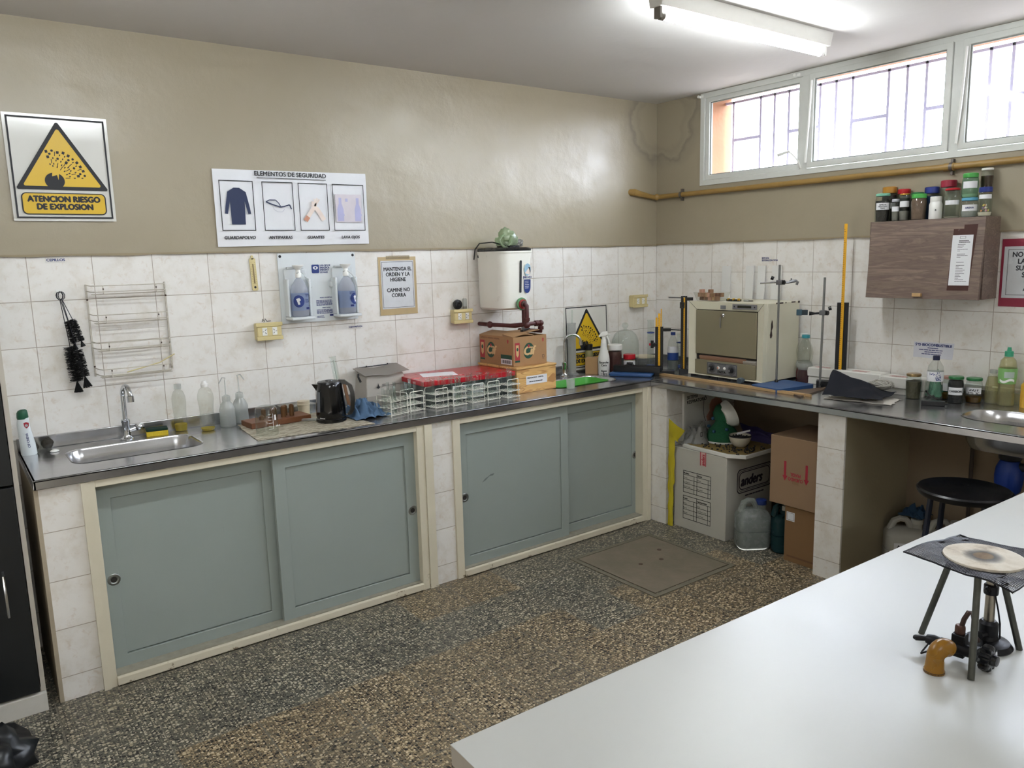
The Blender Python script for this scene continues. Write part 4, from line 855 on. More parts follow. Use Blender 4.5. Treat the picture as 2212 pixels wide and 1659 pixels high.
part(t,'flap',G().sheet(6,4,lambda u,v:(-.128+.256*u*.62,-.165+.10*v,.172+.012*v+.012*math.sin(u*3))),CIFC,sol=.003); part(t,'flap',G().sheet(6,4,lambda u,v:(.0+.13*u,-.10+.20*v,.176+.014*u*(1-v)+.006)),CIFC,sol=.003); part(t,'flap',G().sheet(4,4,lambda u,v:(-.128+.10*u,-.165+.33*v,.172+.020*u)),CIFC,sol=.003)
def cifmark(parent,M,s):
    o=part(parent,'green_oval',G(M@Matrix.Rotation(R(-14),4,'Z')).poly([(.040*s*math.cos(R(i*12)),.048*s*math.sin(R(i*12))) for i in range(30)]),GRN)
    text(o,'Cif',.072*s,mat('carton_tan_print','#c9a878',.6),M@Matrix.Translation((0,-.024*s,.0004)),'CENTER',bold=.035,shear=.2); part(o,'red_drop',G(M@Matrix.Translation((.0,.030*s,.0007))).poly([(-.008*s,-.006*s),(0,-.013*s),(.008*s,-.006*s),(.006*s,.007*s),(-.006*s,.007*s)]),REDP)
def panel(parent,M,w,h):
    o=part(parent,'red_panel',G(M).rect(-w/2,-h/2+.012,w/2,h/2),REDP); part(parent,'green_foot',G(M).rect(-w/2,-h/2,w/2,-h/2+.011),GRN)
    g=G(M@Matrix.Translation((0,0,.0003))); g.poly([(-w*.3,h*.38),(w*.3,h*.38),(w*.27,-h*.12),(0,-h*.25),(-w*.27,-h*.12)]); part(o,'bottle_print',g,mat('carton_tan_print','#c9a878',.6)); part(o,'oval_print',G(M@Matrix.Translation((0,h*.16,.0006))).poly([(w*.2*math.cos(R(i*24)),w*.28*math.sin(R(i*24))) for i in range(15)]),GRN)
fr_=front(-.1655,0,.086); panel(t,fr_@Matrix.Translation((-.098,-.005,0)),.036,.115); cifmark(t,fr_@Matrix.Translation((-.012,.0,0)),.98)
ARW=[(-.0,.018),(.010,.006),(.005,.006),(.005,-.006),(-.005,-.006),(-.005,.006),(-.010,.006)]
part(t,'arrow',G(fr_@Matrix.Translation((.10,.052,0))).poly([(x*.9,y) for x,y in ARW]),REDP); g=G(fr_@Matrix.Translation((.10,-.045,0))); g.frame(-.008,-.006,.008,.012,.002); g.rect(-.008,-.012,.008,-.0105); part(t,'maker_mark',g,INK)
sd=plane((-.1285,0,.086),(0,-1,0),(0,0,1)); panel(t,sd@Matrix.Translation((-.135,-.005,0)),.045,.12); cifmark(t,sd@Matrix.Translation((-.05,0,0)),1.0); part(t,'arrow',G(sd@Matrix.Translation((.115,.055,0))).poly(ARW),REDP)
o=part(t,'barcode_label',G(sd@Matrix.Translation((.10,-.055,0))).rect(-.055,-.022,.05,.01),PAPER); g=G(sd@Matrix.Translation((.10,-.055,.0004))); [g.rect(-.043+.006*k,-.016,-.043+.006*k+(.002+.0015*(k%3)),.004) for k in range(14)]; part(o,'bars',g,INK); part(t,'green_strip',G(sd@Matrix.Translation((.10,-.055,0))).rect(-.055,.010,.05,.035),GRN); text(t,'LIMPIADOR CREMOSO ORIGINAL',.0125,mat('brown_print','#6d4d33',.7),sd@Matrix.Translation((-.15,.067,0)),bold=.02)
# ---------------------------------------------------------------- water tank, its pipes
TK=mat('tank_white','#e4e3da',.3,var=.02)
t=thing('water_tank','white plastic flush tank with black lid hung on the tiles','water tank',(-1.48,-.002,1.395))
def trr(z,l,r,f): return [(x,y,z) for x,y in rrect(l,-f,r,0,.055,6)]
part(t,'body',G().rings([trr(0,-.095,.075,.255),trr(.012,-.112,.085,.275),trr(.34,-.122,.122,.292)]),TK)
part(t,'rim',G().rings([trr(.335,-.126,.126,.296),trr(.345,-.126,.126,.296)]),TK)
part(t,'lid',G().rings([trr(.345,-.120,.120,.290),trr(.356,-.122,.122,.292),trr(.366,-.112,.112,.28)]),BLACK)
part(t,'lid_ring',G().lathe([(.07,.366),(.07,.378),(.05,.38)],(.03,-.15,0),24),BLACK)
part(t,'cord',G().tube([(-.03,-.25,.37),(-.08,-.14,.40),(-.105,-.04,.395),(-.125,-.02,.36),(-.128,-.01,.30)],.004,6),BLACK)
part(t,'side_slot',G(plane((-.1205,-.05,.318),(0,-1,0),(0,0,1))).poly(rrect(-.013,-.008,.013,.008,.005)),INK)
part(t,'level_strip',G(plane((.012,-.2835,.10),(1,0,0),(0,-.055,1))).poly(rrect(-.007,0,.007,.19,.0062),.001,.002),mat('dark_grey_strip','#33373b',.3))
Fp=plane((.062,-.2835,.12),(1,0,0),(0,-.055,1)); g=G(Fp); g.poly([(.0+.024*math.cos(R(i*12)),.115+.036*math.sin(R(i*12))) for i in range(31)][:30],.002); part(t,'picture_oval',g,mat('sky_print','#8fb2c9',.5))
g=G(Fp@Matrix.Translation((0,0,.0024))); g.poly([(-.020,.095),(.002,.118),(.012,.125),(.018,.115),(.016,.09),(.006,.085)]); part(t,'figure_print',g,SKINP); g=G(Fp@Matrix.Translation((0,0,.0028))); g.poly([(.006,.13),(.018,.128),(.022,.105),(.018,.086),(.014,.11)]); part(t,'hair_print',g,INK)
text(t,'DILUVIO',.0165,BLUEINK,Fp@Matrix.Translation((.0,.064,.002)),'CENTER',bold=.03)
g=G(Fp@Matrix.Translation((0,0,.002))); g.poly([(-.024,.057),(.024,.057),(.024,.01)]+[(.024*math.cos(R(-i*15)),.01+.034*math.sin(R(-i*15))) for i in range(1,12)]+[(-.024,.01)]); part(t,'blue_label',g,LABB); lines(t,Fp@Matrix.Translation((0,0,.0024)),-.018,.045,.034,5,.010,.003,PAPER,7)
PIPE=mat('oxide_red_pipe','#4a1d1c',.45,var=.2,vs=30); FEL=mat('green_washer','#5c8a62',.6); REDW=mat('red_washer','#8f2f2a',.5)
t=thing('water_pipe','dark red threaded water pipes and valve under the flush tank','pipe',(-1.48,-.10,1.30))
part(t,'green_washer',G(plane((.01,-.195,.13),(1,0,0),(0,0,1))).lathe([(.036,-.004),(.038,.002),(.036,.008)],n=24),FEL); part(t,'red_washer',G(plane((.013,-.195,.128),(1,0,0),(0,0,1))).lathe([(.030,.0085),(.029,.013)],n=24),REDW)
part(t,'outlet_pipe',G().tube([(.012,-.18,.13),(.012,-.232,.13),(.016,-.238,.12),(.016,-.238,.03),(.016,-.232,.01),(-.02,-.17,.0),(-.10,-.02,.005),(-.10,.095,.005)],.0125,12),PIPE)
part(t,'outlet_collar',G().cyl((.012,-.20,.13),(.012,-.225,.13),.018,8),STEELROD); part(t,'elbow',G().ball((.016,-.235,.005),.021,10).cyl((.016,-.236,.03),(.016,-.236,.048),.018,12),PIPE); part(t,'elbow',G().ball((-.10,-.02,.005),.021,10),PIPE)
part(t,'riser',G().cyl((.075,-.13,.10),(.075,-.13,-.05),.0125,12),PIPE); part(t,'cross_pipe',G().tube([(-.02,-.13,.0),(.20,-.13,-.0),(.205,-.13,-.008),(.205,-.13,-.05),(.205,.09,-.055)],.0125,12),PIPE)
part(t,'tee',G().cyl((.16,-.13,0),(.185,-.13,0),.018,12).cyl((.205,-.13,-.02),(.205,-.13,-.04),.018,12).ball((.205,-.13,0),.019,10),PIPE)
part(t,'valve',G().cyl((.075,-.13,-.005),(.075,-.13,-.03),.018,8).cyl((.075,-.13,-.03),(.075,-.13,-.05),.015,12),STEELROD); part(t,'valve_lever',G().cbox((.06,-.16,-.03),(.075,.012,.010),R(8),0,R(-8)),BLACK,bev=.002)
# bags on the tank
BAGG=glass('green_bag_film','#d9e6cf',.08,.4,.2,milk=.42,mc='#c3d3b6'); BAGC=glass('clear_bag_film','#e8e8e6',.08,.4,.3,milk=.38,mc='#b9b9b6')
def crump(name,label,cat,x,y,z,s,m_,seed,st=.35,sc=(1,1,1),fl=True,fr_=2.2,n=28):
    g=G(); g.ball((0,0,0),1,n)
    for v in g.bm.verts:
        p=v.co.copy(); d=1+st*nz(p*fr_+Vector((seed,seed*2,0)))+st*.5*nz(p*fr_*2.7+Vector((0,seed,1))); p=p*d; p=Vector((p.x*s*sc[0],p.y*s*sc[1],p.z*s*sc[2]))
        if fl: p.z=max(p.z,-s*sc[2]*.55)
        v.co=p
    return solo(name,g,m_,label,cat,(x,y,z+s*sc[2]*.55))
crump('plastic_bag','crumpled pale green plastic bag with a loop, on the flush tank lid','bag',-1.475,-.17,1.775,.056,BAGG,2,.5,(1.15,.8,1.0),fr_=1.5)
o=bpy.data.objects['plastic_bag']; 
part(o,'loop',G().tube([(-.04,-.03,.03),(-.07,-.045,.02),(-.09,-.05,-.005),(-.075,-.055,-.03),(-.05,-.06,-.045),(-.02,-.06,-.02),(.0,-.05,.02)],[.009,.008,.007,.007,.009,.010,.012],6),BAGG)
crump('plastic_bag','crumpled clear plastic bag lying on the flush tank lid, right end','bag',-1.405,-.15,1.766,.045,BAGC,7,.7,(1.3,1.1,.7))
# ---------------------------------------------------------------- around the second sink
t=thing('green_tray','green plastic tray sitting in the second sink','tray',(-1.06,-.31,ZW)); TRG=mat('green_tray_plastic','#3f9a32',.45,var=.05)
part(t,'tray',G().rings([[(x,y,z) for x,y in rrect(-.225+e,-.10+e,.19-e,.10-e,.03)] for e,z in ((.03,-.060),(.012,-.02),(0,.0015),(-.006,.0015),(-.004,-.004))],cap1=False),TRG)
solo('small_beaker',G().lathe([(.02,0),(.024,.003),(.026,.05),(.028,.055)],n=20,cap1=False),FROST,'little clear cup standing on the front rim of the second sink','beaker',(-1.25,-.475,ZW+.0002))
t=thing('warning_sign','explosion risk sign standing on the worktop against the tiles','sign',(-.69,-.012,ZW+.014),0); t.rotation_euler=(R(-2.0),0,0)
Ms=FRONT@Matrix.Translation((0,.2225,0)); part(t,'board',G(Ms).rect(-.205,-.222,.205,.222,.003,.003),mat('sign_board_white','#d2d1ca',.3,var=.02)); warning(t,Ms@Matrix.Translation((0,0,.003)),.40,.44,.012)
t=thing('graduated_cylinder','tall frosted white measuring cylinder leaning rim-high beside the standing sign','graduated cylinder',(-.872,-.055,ZW))
part(t,'foot',G().lathe([(.046,0),(.046,.006),(.026,.014)],n=6),FROST); part(t,'body',G().lathe([(.026,.01),(.0275,.02),(.0275,.33),(.030,.345)],n=24,cap1=False),glass('milky_cylinder','#e6e8e6',.05,.4,.2,milk=.68,mc='#cfd1cf'))
solo('glass_rod',G().tube([(.0,0,.012),(.014,.01,.43)],.006,10),GLASS,'clear glass rod standing in the frosted measuring cylinder','rod',(-.872,-.055,ZW))
t=thing('small_carton','small brown cardboard box in front of the standing sign','carton',(-.742,-.115,ZW),R(38)); part(t,'body',G().box(-.042,.042,-.042,.042,0,.108),CARD,bev=.002); text(t,'FRASCO\nDILUYENTE\n  2 ml',.016,mat('brown_ink','#4a3728',.7),front(-.0425,-.032,.088),bold=.01)
bottle('dropper_bottle','olive glass bottle with tilted black cap behind the small carton','bottle',-.715,-.052,[(.026,0),(.028,.004),(.028,.12),(.026,.14),(.022,.15)],mat('olive_glass','#8d8a62',.15),cap=[(.020,.15),(.024,.153),(.026,.188),(.022,.192)],capm=BLACK)
r=bottle('spray_bottle','white spray bottle with handwritten text beside the second sink','bottle',-.722,-.205,[(.036,0),(.039,.005),(.039,.10),(.036,.125),(.026,.16),(.021,.185),(.020,.205),(.019,.21)],mat('white_translucent','#dededb',.35,var=.03),cap=[(.018,.208),(.018,.23),(.012,.24),(.012,.25)],capm=WHITE,txt='Escarcha\nCera\n\nAgua\n1 litro',ts=.019,tz=.085,tx=.0)
part(r,'trigger_head',G().rings([[(-.034,-.009,.25),(.022,-.009,.262),(.022,.009,.262),(-.034,.009,.25)],[(-.03,-.010,.262),(.03,-.008,.272),(.03,.008,.272),(-.03,.010,.262)],[(-.01,-.008,.285),(.024,-.006,.288),(.024,.006,.288),(-.01,.008,.285)]]).cyl((.028,0,.268),(.045,0,.264),.006,10),WHITE,bev=.002); part(r,'trigger',G().tube([(.022,0,.258),(.030,0,.235),(.040,0,.205)],.0055,8),WHITE)
bottle('glass_jar','tall jar of dark red-brown powder with white screw lid','jar',-.581,-.165,[(.044,0),(.047,.005),(.047,.13),(.044,.148)],GLASS,cap=[(.049,.15),(.050,.155),(.050,.182),(.046,.186)],capm=WHITE,liq=.138,liqm=mat('brown_powder','#4b2622',.8))
bottle('glass_jar','jar with red lid and white label lettered in red, before the bell jar','jar',-.51,-.232,[(.036,0),(.039,.004),(.039,.075),(.037,.085)],GLASS,cap=[(.040,.085),(.041,.09),(.041,.115),(.037,.119)],capm=RED,liq=.08,liqm=mat('cream_fill','#c8c0ac',.8),lab=(.006,.074),txt='MANI',ts=.024,tm=REDINK,bold=.04,labarc=150)
bottle('bell_jar','large clear glass bell jar with a ball knob in the corner','bell jar',-.43,-.112,[(.098,0),(.098,.006),(.095,.012),(.095,.16),(.090,.205),(.074,.24),(.05,.262),(.022,.272),(.012,.274),(.011,.282),(.018,.288),(.023,.30),(.020,.313),(.008,.321)],GLASS,n=40)
def cyl_(label,x,y,h,r_=.022,basem=None):
    t=thing('graduated_cylinder',label,'graduated cylinder',(x,y,ZW)); part(t,'foot',G().lathe([(.040,0),(.041,.004),(.034,.012),(.024,.02)],n=6),basem or mat('blue_base','#23408c',.35)); part(t,'body',G().lathe([(r_,.015),(r_,h-.01),(r_+.004,h)],n=24,cap1=False),GLASS)
    g=G(); [g.box(-.006,.006 if k%5 else .012,-r_-.0006,-r_-.0003,.04+k*.012,.0408+k*.012) for k in range(int((h-.09)/.012))]; o=part(t,'graduations',g,LABB); o.rotation_euler=(0,0,face(x,y)); part(t,'collar',G().lathe([(r_+.001,h*.72),(r_+.004,h*.722),(r_+.004,h*.745),(r_+.001,h*.75)],n=6),mat('blue_base','#23408c',.35)); return t
cyl_('tall glass measuring cylinder with blue foot before the bell jar',-.285,-.215,.335); cyl_('glass measuring cylinder with blue foot near the blue-capped water bottle',-.15,-.36,.24,.020)
bottle('plastic_tub','round clear tub with a cream rim and lid behind the tall measuring cylinder','tub',-.245,-.12,[(.068,0),(.072,.004),(.075,.062)],PET,cap=[(.078,.062),(.079,.066),(.078,.072),(.070,.074)],capm=mat('cream_plastic','#c9bda4',.5))
bottle('demijohn','large clear glass bottle with sloping shoulders in the corner','bottle',-.115,-.115,[(.090,0),(.094,.006),(.094,.12),(.085,.16),(.05,.195),(.02,.21),(.018,.24),(.021,.245)],GLASS,n=36) if 0 else None
bottle('glass_dome','clear glass cover with a pale base right of the bell jar','glass cover',-.215,-.105,[(.09,.0),(.09,.004),(.088,.13),(.075,.17),(.045,.195),(.02,.20)],GLASS,n=36) if 0 else None
# optics rail lying on its blue base, slotted stand with yellow rulers
BB=mat('blue_enamel_base','#274b7d',.4,var=.1,vs=20); RAIL=mat('black_rail','#0d0f14',.35,var=.2); YR=mat('yellow_ruler','#e0a618',.4,var=.04)
t=thing('optical_bench','black grooved rail on a blue base lying at the counter corner','optical bench',(-.625,-.385,ZW),R(-58))
part(t,'base',G().box(-.15,.13,-.075,.075,.001,.024),BB,bev=.010); g=G(); g.box(-.13,.18,-.028,.03,.026,.06); part(t,'rail',g,RAIL,bev=.002); g=G(); [g.box(-.13,.18,y,y+.004,.06,.066) for y in (-.028,-.012,.004,.026)]; part(t,'rail_ribs',g,RAIL); part(t,'carriage',G().box(-.05,-.005,-.03,.03,.066,.074).cyl((-.045,0,.078),(-.005,0,.078),.010,10).cyl((-.03,-.02,.08),(-.03,.02,.08),.008,10),RAIL,bev=.001)
def slotstand(name,label,x,y,h,w,ang,rulers,foot):
    t=thing(name,label,'stand',(x,y,ZW),ang); d=.022
    part(t,'foot',G().box(*foot,0,.03),RAIL,bev=.002); part(t,'post',G().box(-w/2,-w*.17,-d/2,d/2,.03,h).box(w*.17,w/2,-d/2,d/2,.03,h).box(-w*.17,w*.17,d*.2,d/2,.03,h),RAIL,bev=.001)
    for (dx,z0,z1,wd) in rulers:
        o=part(t,'ruler',G().box(dx-wd/2,dx+wd/2,-d*.30,-d*.2,z0,z1),YR); g=G(front(-d*.31)); [g.rect(dx-wd/2,z0+.01+k*.012,dx-wd/2+wd*(.35 if k%5 else .6),z0+.0115+k*.012) for k in range(int((z1-z0-.02)/.012))]; part(o,'ruler_marks',g,INK)
    return t
t=slotstand('slotted_stand','black slotted stand holding three short yellow rulers at the counter corner',-.475,-.47,.315,.052,face(-.47,-.47),[(0,.012,.402,.014),(-.017,.25,.375,.013),(.013,.28,.432,.007)],(-.03,.10,-.05,.02))
part(t,'clamp',G().cyl((-.03,0,.20),(-.03,-.04,.20),.013,12).cbox((-.045,0,.20),(.02,.02,.05)),BLACK,bev=.002); part(t,'red_knob',G().cyl((-.055,-.01,.20),(-.065,-.01,.20),.008,10),RED); part(t,'clip',G().cbox((.045,0,.295),(.06,.018,.02)).cyl((.075,0,.295),(.15,.06,.285),.0035,8),BLACK)
t=slotstand('slotted_stand','tall black slotted stand left of the oven with a horizontal steel rod',-.33,-.552,.51,.040,face(-.33,-.55),[(.003,.012,.50,.012)],(-.03,.03,-.03,.03))
part(t,'clamp',G().cbox((-.012,0,.45),(.03,.03,.04)).cbox((.035,.01,.49),(.045,.03,.02)),BLACK,bev=.002); part(t,'rod',G().cyl((-.10,.03,.50),(.02,.0,.497),.004,8),STEELROD)
LW=glass('pet_water','#f4f6f4',.04,.55,.04,milk=.05)
PW=[(.030,0),(.036,.006),(.037,.02),(.034,.03),(.037,.045),(.037,.155),(.030,.20),(.017,.232),(.0135,.24),(.0135,.246)]
r=bottle('water_bottle','water bottle with blue cap, white and blue label, left of the oven','bottle',-.285,-.42,PW,LW,cap=[(.016,.242),(.016,.262)],capm=LABB,lab=(.075,.125),labm=mat('blue_wrap','#25458d',.35),liq=.07,liqm=glass('water_milky','#d8dcdb',.03,.2,.05,milk=.3,mc='#c9cdcb'))
part(r,'white_label',G().rings([[(.0385*math.sin(a),-.0385*math.cos(a),z) for a in [R(-70+10*i) for i in range(15)]] for z in (.125,.168)],close=False),PAPER)
# ================================================================ OVEN AND STANDS UNDER THE WINDOW
OV=mat('oven_cream','#d6d2bd',.4,var=.04,vs=5,bump=.05); OVD=mat('oven_taupe','#7f775f',.42,var=.06,vs=6); CHIP=mat('chipped_paint','#3a2c28',.8); PLT=mat('control_plate','#85868a',.35,.6)
t=thing('drying_oven','cream laboratory oven with taupe flap door and two dials','oven',(-.366,-.917,ZW),R(-90)+R(-1))
# local x runs along the wall away from the corner, local -y faces the room
w=.285; H0,H1=.014,.482; F=-.012
g=G(); g.box(-w,w,.02,.335,H0,H1); part(t,'body',g,OV,bev=.004)
g=G(front(.02)); Mo=g.M
def bez(g,o,i,y0,y1):
    a=[(o[0],y0,o[1]),(o[2],y0,o[1]),(o[2],y0,o[3]),(o[0],y0,o[3])]; b=[(i[0],y1,i[1]),(i[2],y1,i[1]),(i[2],y1,i[3]),(i[0],y1,i[3])]; return g.rings([a,b],cap0=False,cap1=False)
g=G(); bez(g,(-w,H0,w,H1),(-w,H0,w,H1),.02,F); bez(g,(-w,H0,w,H1),(-.236,.022,.232,.432),F,.004); bez(g,(-.236,.022,.232,.432),(-.236,.022,.232,.432),.004,.012); part(t,'front_bezel',g,OV)
g=G(); 
for (a,b) in (((-w,H1),(-.236,.432)),((w,H1),(.232,.432))): g.tube([(a[0],F-.0005,a[1]),(b[0],.003,b[1])],.001,4)
part(t,'mitre_joint',g,INK)
part(t,'cavity',G().box(-.236,.232,.012,.018,.022,.432),mat('oven_inside','#2c2722',.8)); part(t,'wood_tray',G().cbox((-.03,.02,.128),(.36,.03,.028),R(0),R(25)),mat('pinkish_board','#a37d66',.6)); part(t,'grey_tray',G().cbox((.18,.012,.118),(.09,.02,.03),0,R(30)),CG)
d=part(t,'flap_door',G().box(-.233,.229,-.006,.006,.150,.428),OVD,bev=.003); part(d,'lock',G(FRONT).lathe([(.014,.006),(.013,.010),(.008,.014),(.006,.020)],(-.018,.402,0),20),CHROME); part(d,'key',G().cyl((-.026,-.020,.39),(-.028,-.018,.325),.0035,8),STEELROD)
part(t,'lower_panel',G().box(-.236,.229,-.006,.008,.022,.112),OVD,bev=.002)
pl=part(t,'control_plate',G().box(-.135,.098,-.0085,-.006,.027,.103),PLT,bev=.001); part(pl,'plate_border',G(front(-.0088)).frame(-.132,.030,.095,.100,.0022),INK)
for x in (-.095,.058):
    k=part(t,'dial',G(front(-.0088,x,.066)).lathe([(.030,0),(.030,.001)],n=28),mat('dial_face','#4a4b4f',.4)); part(k,'dial_ring',G(front(-.0095,x,.066)).slab([(.027*math.cos(R(-i*15)),.027*math.sin(R(-i*15))) for i in range(24)],[[(.0255*math.cos(R(i*15)),.0255*math.sin(R(i*15))) for i in range(24)]],.0003,.0006),PLT)
    part(k,'knob',G(front(-.0095,x,.066)).lathe([(.017,0),(.015,.014),(.009,.016),(.0085,.024),(.001,.025)],n=20),BLACK); part(k,'knob_cap',G(front(-.034,x,.066)).lathe([(.008,-.001),(.007,.002)],n=16),PLT)
part(t,'indicator_light',G(front(-.0088,-.043,.072)).lathe([(.009,0),(.009,.004),(.006,.007),(.001,.008)],n=16),WHITE); part(t,'red_lens',G(front(-.0155,-.043,.072)).disc(0,0,.0055,.0012),mat('orange_lens','#b4552e',.3)); part(t,'switch',G(front(-.0088,.004,.072)).lathe([(.009,0),(.009,.004),(.004,.007),(.001,.010)],n=16),WHITE)
text(t,'FAETA',.021,INK,front(-.0089,-.05,.040),bold=.05); text(t,'S.A.',.008,INK,front(-.0089,.008,.040)); text(t,'CONTROL DE CALOR',.007,INK,front(-.0089,-.055,.092))
part(t,'name_plate',G().box(.06,.236,-.016,-.0125,.444,.474),PLT,bev=.001); part(t,'plate_window',G(front(-.0165)).rect(.098,.452,.198,.466),mat('green_black_window','#22261f',.2)); g=G(front(-.0166)); [g.disc(x,.459,.005,0,12) for x in (.075,.222)]; part(t,'plate_screw',g,INK)
part(t,'latch',G(front(-.0125)).rect(-.03,.440,.008,.463,.004,.004),PLT); part(t,'foot_rail',G().box(-w+.01,w-.01,.0,.33,0,.014),BLACK)
g=G(plane((w+.0006,.06,.34),(0,1,0),(0,0,1))); g.poly([(-.008,-.065),(.004,-.065),(.012,-.05),(.006,-.02),(.018,.0),(.014,.03),(.006,.045),(-.002,.02),(-.004,-.02),(-.012,-.045)]); part(t,'chipped_patch',g,CHIP)
g=G(plane((w+.0006,.0,H1),(0,1,0),(0,0,1))); [g.rect(a,-.012 if a>.3 else -.008,b,0) for a,b in ((.10,.17),(.19,.2),(.25,.29),(.315,.334))]; part(t,'edge_chips',g,CHIP)
OT=ZW+H1
t=thing('block_container','clear plastic food box full of small wooden blocks on top of the oven','container',(-.29,-.745,OT+.001),R(-90)); part(t,'tub',G().rings([[(x,y,0) for x,y in rrect(-.085,-.055,.085,.055,.02)],[(x,y,.052) for x,y in rrect(-.100,-.07,.100,.07,.02)],[(x,y,.054) for x,y in rrect(-.104,-.074,.104,.074,.02)]],cap1=False),PET)
rnd=random.Random(3); WB=[mat('block_wood_a','#8b6a4f',.7),mat('block_wood_b','#b3936b',.7),mat('block_wood_c','#6f4f3c',.7),mat('block_wood_d','#b98d78',.7)]
cubes=[G().box(-.0125,.0125,-.0125,.0125,-.0125,.0125).make('wooden_block',m_,0) for m_ in WB]
for k in range(30):
    x=-.255-.07*rnd.random(); y=-.745+rnd.uniform(-.075,.075); z=OT+.017+.021*(k//14)
    o=link('wooden_block',rnd.choice(cubes),None,(x,y,z),(0,0,rnd.uniform(0,1.5))); tag(o,'small wooden block heaped in the clear box on the oven','wooden block','wooden blocks in the box on the oven')
YB=mat('yellow_plastic','#c79a16',.4)
t=thing('toy_blocks','dark grid strip with yellow corners on top of the oven','plastic strip',(-.27,-.90,OT+.001),R(-86)); part(t,'strip',G().box(-.045,.045,-.014,.014,0,.012),BLACK); g=G(); [g.cbox((x,0,.011),(.014,.03,.012),.5) for x in (-.036,.0,.036)]; part(t,'yellow_piece',g,YB)
t=thing('metal_connector','small shiny metal connector on top of the oven beside the dark strip','connector',(-.27,-1.00,OT+.001),R(-80)); part(t,'body',G().box(-.022,.012,-.008,.008,0,.012),CHROME,bev=.002); part(t,'plug',G().box(.013,.035,-.007,.007,0,.010),mat('grey_plastic','#77736a',.5))
FO=mat('white_foam_strip','#d9d9d6',.7,var=.02)
for k,(a,b,d) in enumerate(((.609,.676,'leftmost'),(.800,.858,'second from left'),(.889,.944,'third from left'),(.995,1.061,'rightmost'))):
    solo('foam_strip',G().box(-.004,.004,-(b-a)/2,(b-a)/2,0,.212),FO,'flat white strip standing on the oven against the tiles, '+d,'strip',(-.026,-(a+b)/2,OT+.001),(0,R(3),0),group='white strips behind the oven')
RODM=STEELROD; CL=mat('cast_clamp','#7c7d80',.45,.8,var=.2)
def retort(label,x,y,h,base,tilt=0):
    t=thing('retort_stand',label,'stand',(x,y,ZW)); base(t); part(t,'rod',G().cyl((0,0,.01),(tilt,0,h),.0063,14),RODM); part(t,'collar',G().lathe([(.011,0),(.011,.010),(.007,.016)],(0,0,.022),14),BLACK); return t
t=retort('steel retort stand on a blue base with a metal clamp, before the oven',-.335,-1.265,.705,lambda t: part(t,'base',G(Matrix.Rotation(R(-8),4,'Z')).slab(rrect(-.18,-.185,.11,.03,.02),[],.0,.022),BB,bev=.006))
def clampset(t,z,dirx,knob,arm,dark):
    c=part(t,'boss',G().cyl((-.016,-.012,z),(.016,-.012,z),.014,12).cbox((0,0,z),(.03,.024,.026)),CL,bev=.002); part(c,'knob',G().cyl(knob[0],knob[1],.011,12),BLACK); part(c,'centre_knob',G().cyl((0,-.02,z),(0,-.034,z),.013,14),BLACK); return c
fd=lambda x,y: (math.cos(face(x,y)),math.sin(face(x,y)))
c,s_=fd(-.335,-1.265); z=.605
def along(a,z_,off=0): return (c*a+s_*off,s_*a-c*off,z_)
clampset(t,z,0,[along(-.030,z+.022),along(-.046,z+.028)],0,0)
part(t,'clamp_rod',G().cyl(along(-.105,z-.004),along(.02,z+.002),.005,10),CHROME); part(t,'clamp_arm',G().tube([along(.02,z),along(.05,z-.002),along(.07,z+.004),along(.09,z+.004)],[.009,.006,.008,.005],8),CL); part(t,'clamp_jaw',G().tube([along(.055,z+.008),along(.09,z+.010),along(.10,z+.0),along(.094,z-.015)],[.004,.006,.008,.007],8).cyl(along(.065,z+.002),along(.065,z+.022),.004,8),CL)
t=retort('steel retort stand on a brown board with a dark cushioned clamp',-.262,-1.50,.632,lambda t: part(t,'base',G(Matrix.Rotation(R(-10),4,'Z')).slab([(-.30,-.14),(-.02,-.045),(.05,.0),(-.235,.022)],[],0,.008),mat('brown_board','#5c4a3a',.6,var=.1),bev=.001),.010)
c,s_=fd(-.262,-1.50); z=.435
clampset(t,z,0,[along(.030,z+.022),along(.046,z+.026)],0,0)
RB=mat('dark_rubber','#1f2e36',.6); part(t,'clamp_arm',G().tube([along(.02,z),along(-.04,z-.004),along(-.07,z-.004)],[.007,.006,.012],8),BLACK); part(t,'clamp_jaw',G().cbox(along(-.105,z+.002,.0),(.055,.03,.028),face(-.262,-1.5)),RB,bev=.003); part(t,'clamp_jaw',G().cbox(along(-.122,z+.004,.03),(.030,.014,.034),face(-.262,-1.5)),mat('blue_rubber','#2c4a57',.6),bev=.003)
t=slotstand('slotted_stand','tall black rail stand with a long yellow ruler right of the oven',-.115,-1.535,.485,.062,face(-.115,-1.535),[(-.002,.0301,.925,.016)],(-.03,.03,-.03,.03))
part(t,'black_box',G(Matrix.Rotation(-face(-.115,-1.535),4,'Z')).slab([(-.17,.035),(-.03,-.035),(-.02,.0),(-.16,.06)],[],0,.032).slab([(-.22,-.13),(-.17,.035),(-.155,.02),(-.20,-.13)],[],0,.028) if 0 else G().box(-.125,-.032,-.06,.0,0,.038),RAIL,bev=.002)
t=thing('wooden_strips','long pair of light wooden strips lying along the counter edge before the oven','wooden strip',(-.49,-.497,ZW),0)
LWD=mat('light_strip_wood','#a98a5f',.5,var=.2,vs=20)
for k,dx in enumerate((0,.014)): part(t,'strip',G(plane((dx,0,0),(.042+.0*k,-1.10,0),(1,.03,0))).box(0,1.10-.05*k,-.006,.006,-.016+.0*k,-.001) if 0 else G(Matrix.Rotation(math.atan2(-1.10,-.03+.0*k),4,'Z')).box(0,1.115-.03*k,-.006-.015*k,.006-.015*k,.0005,.015),LWD,bev=.001)
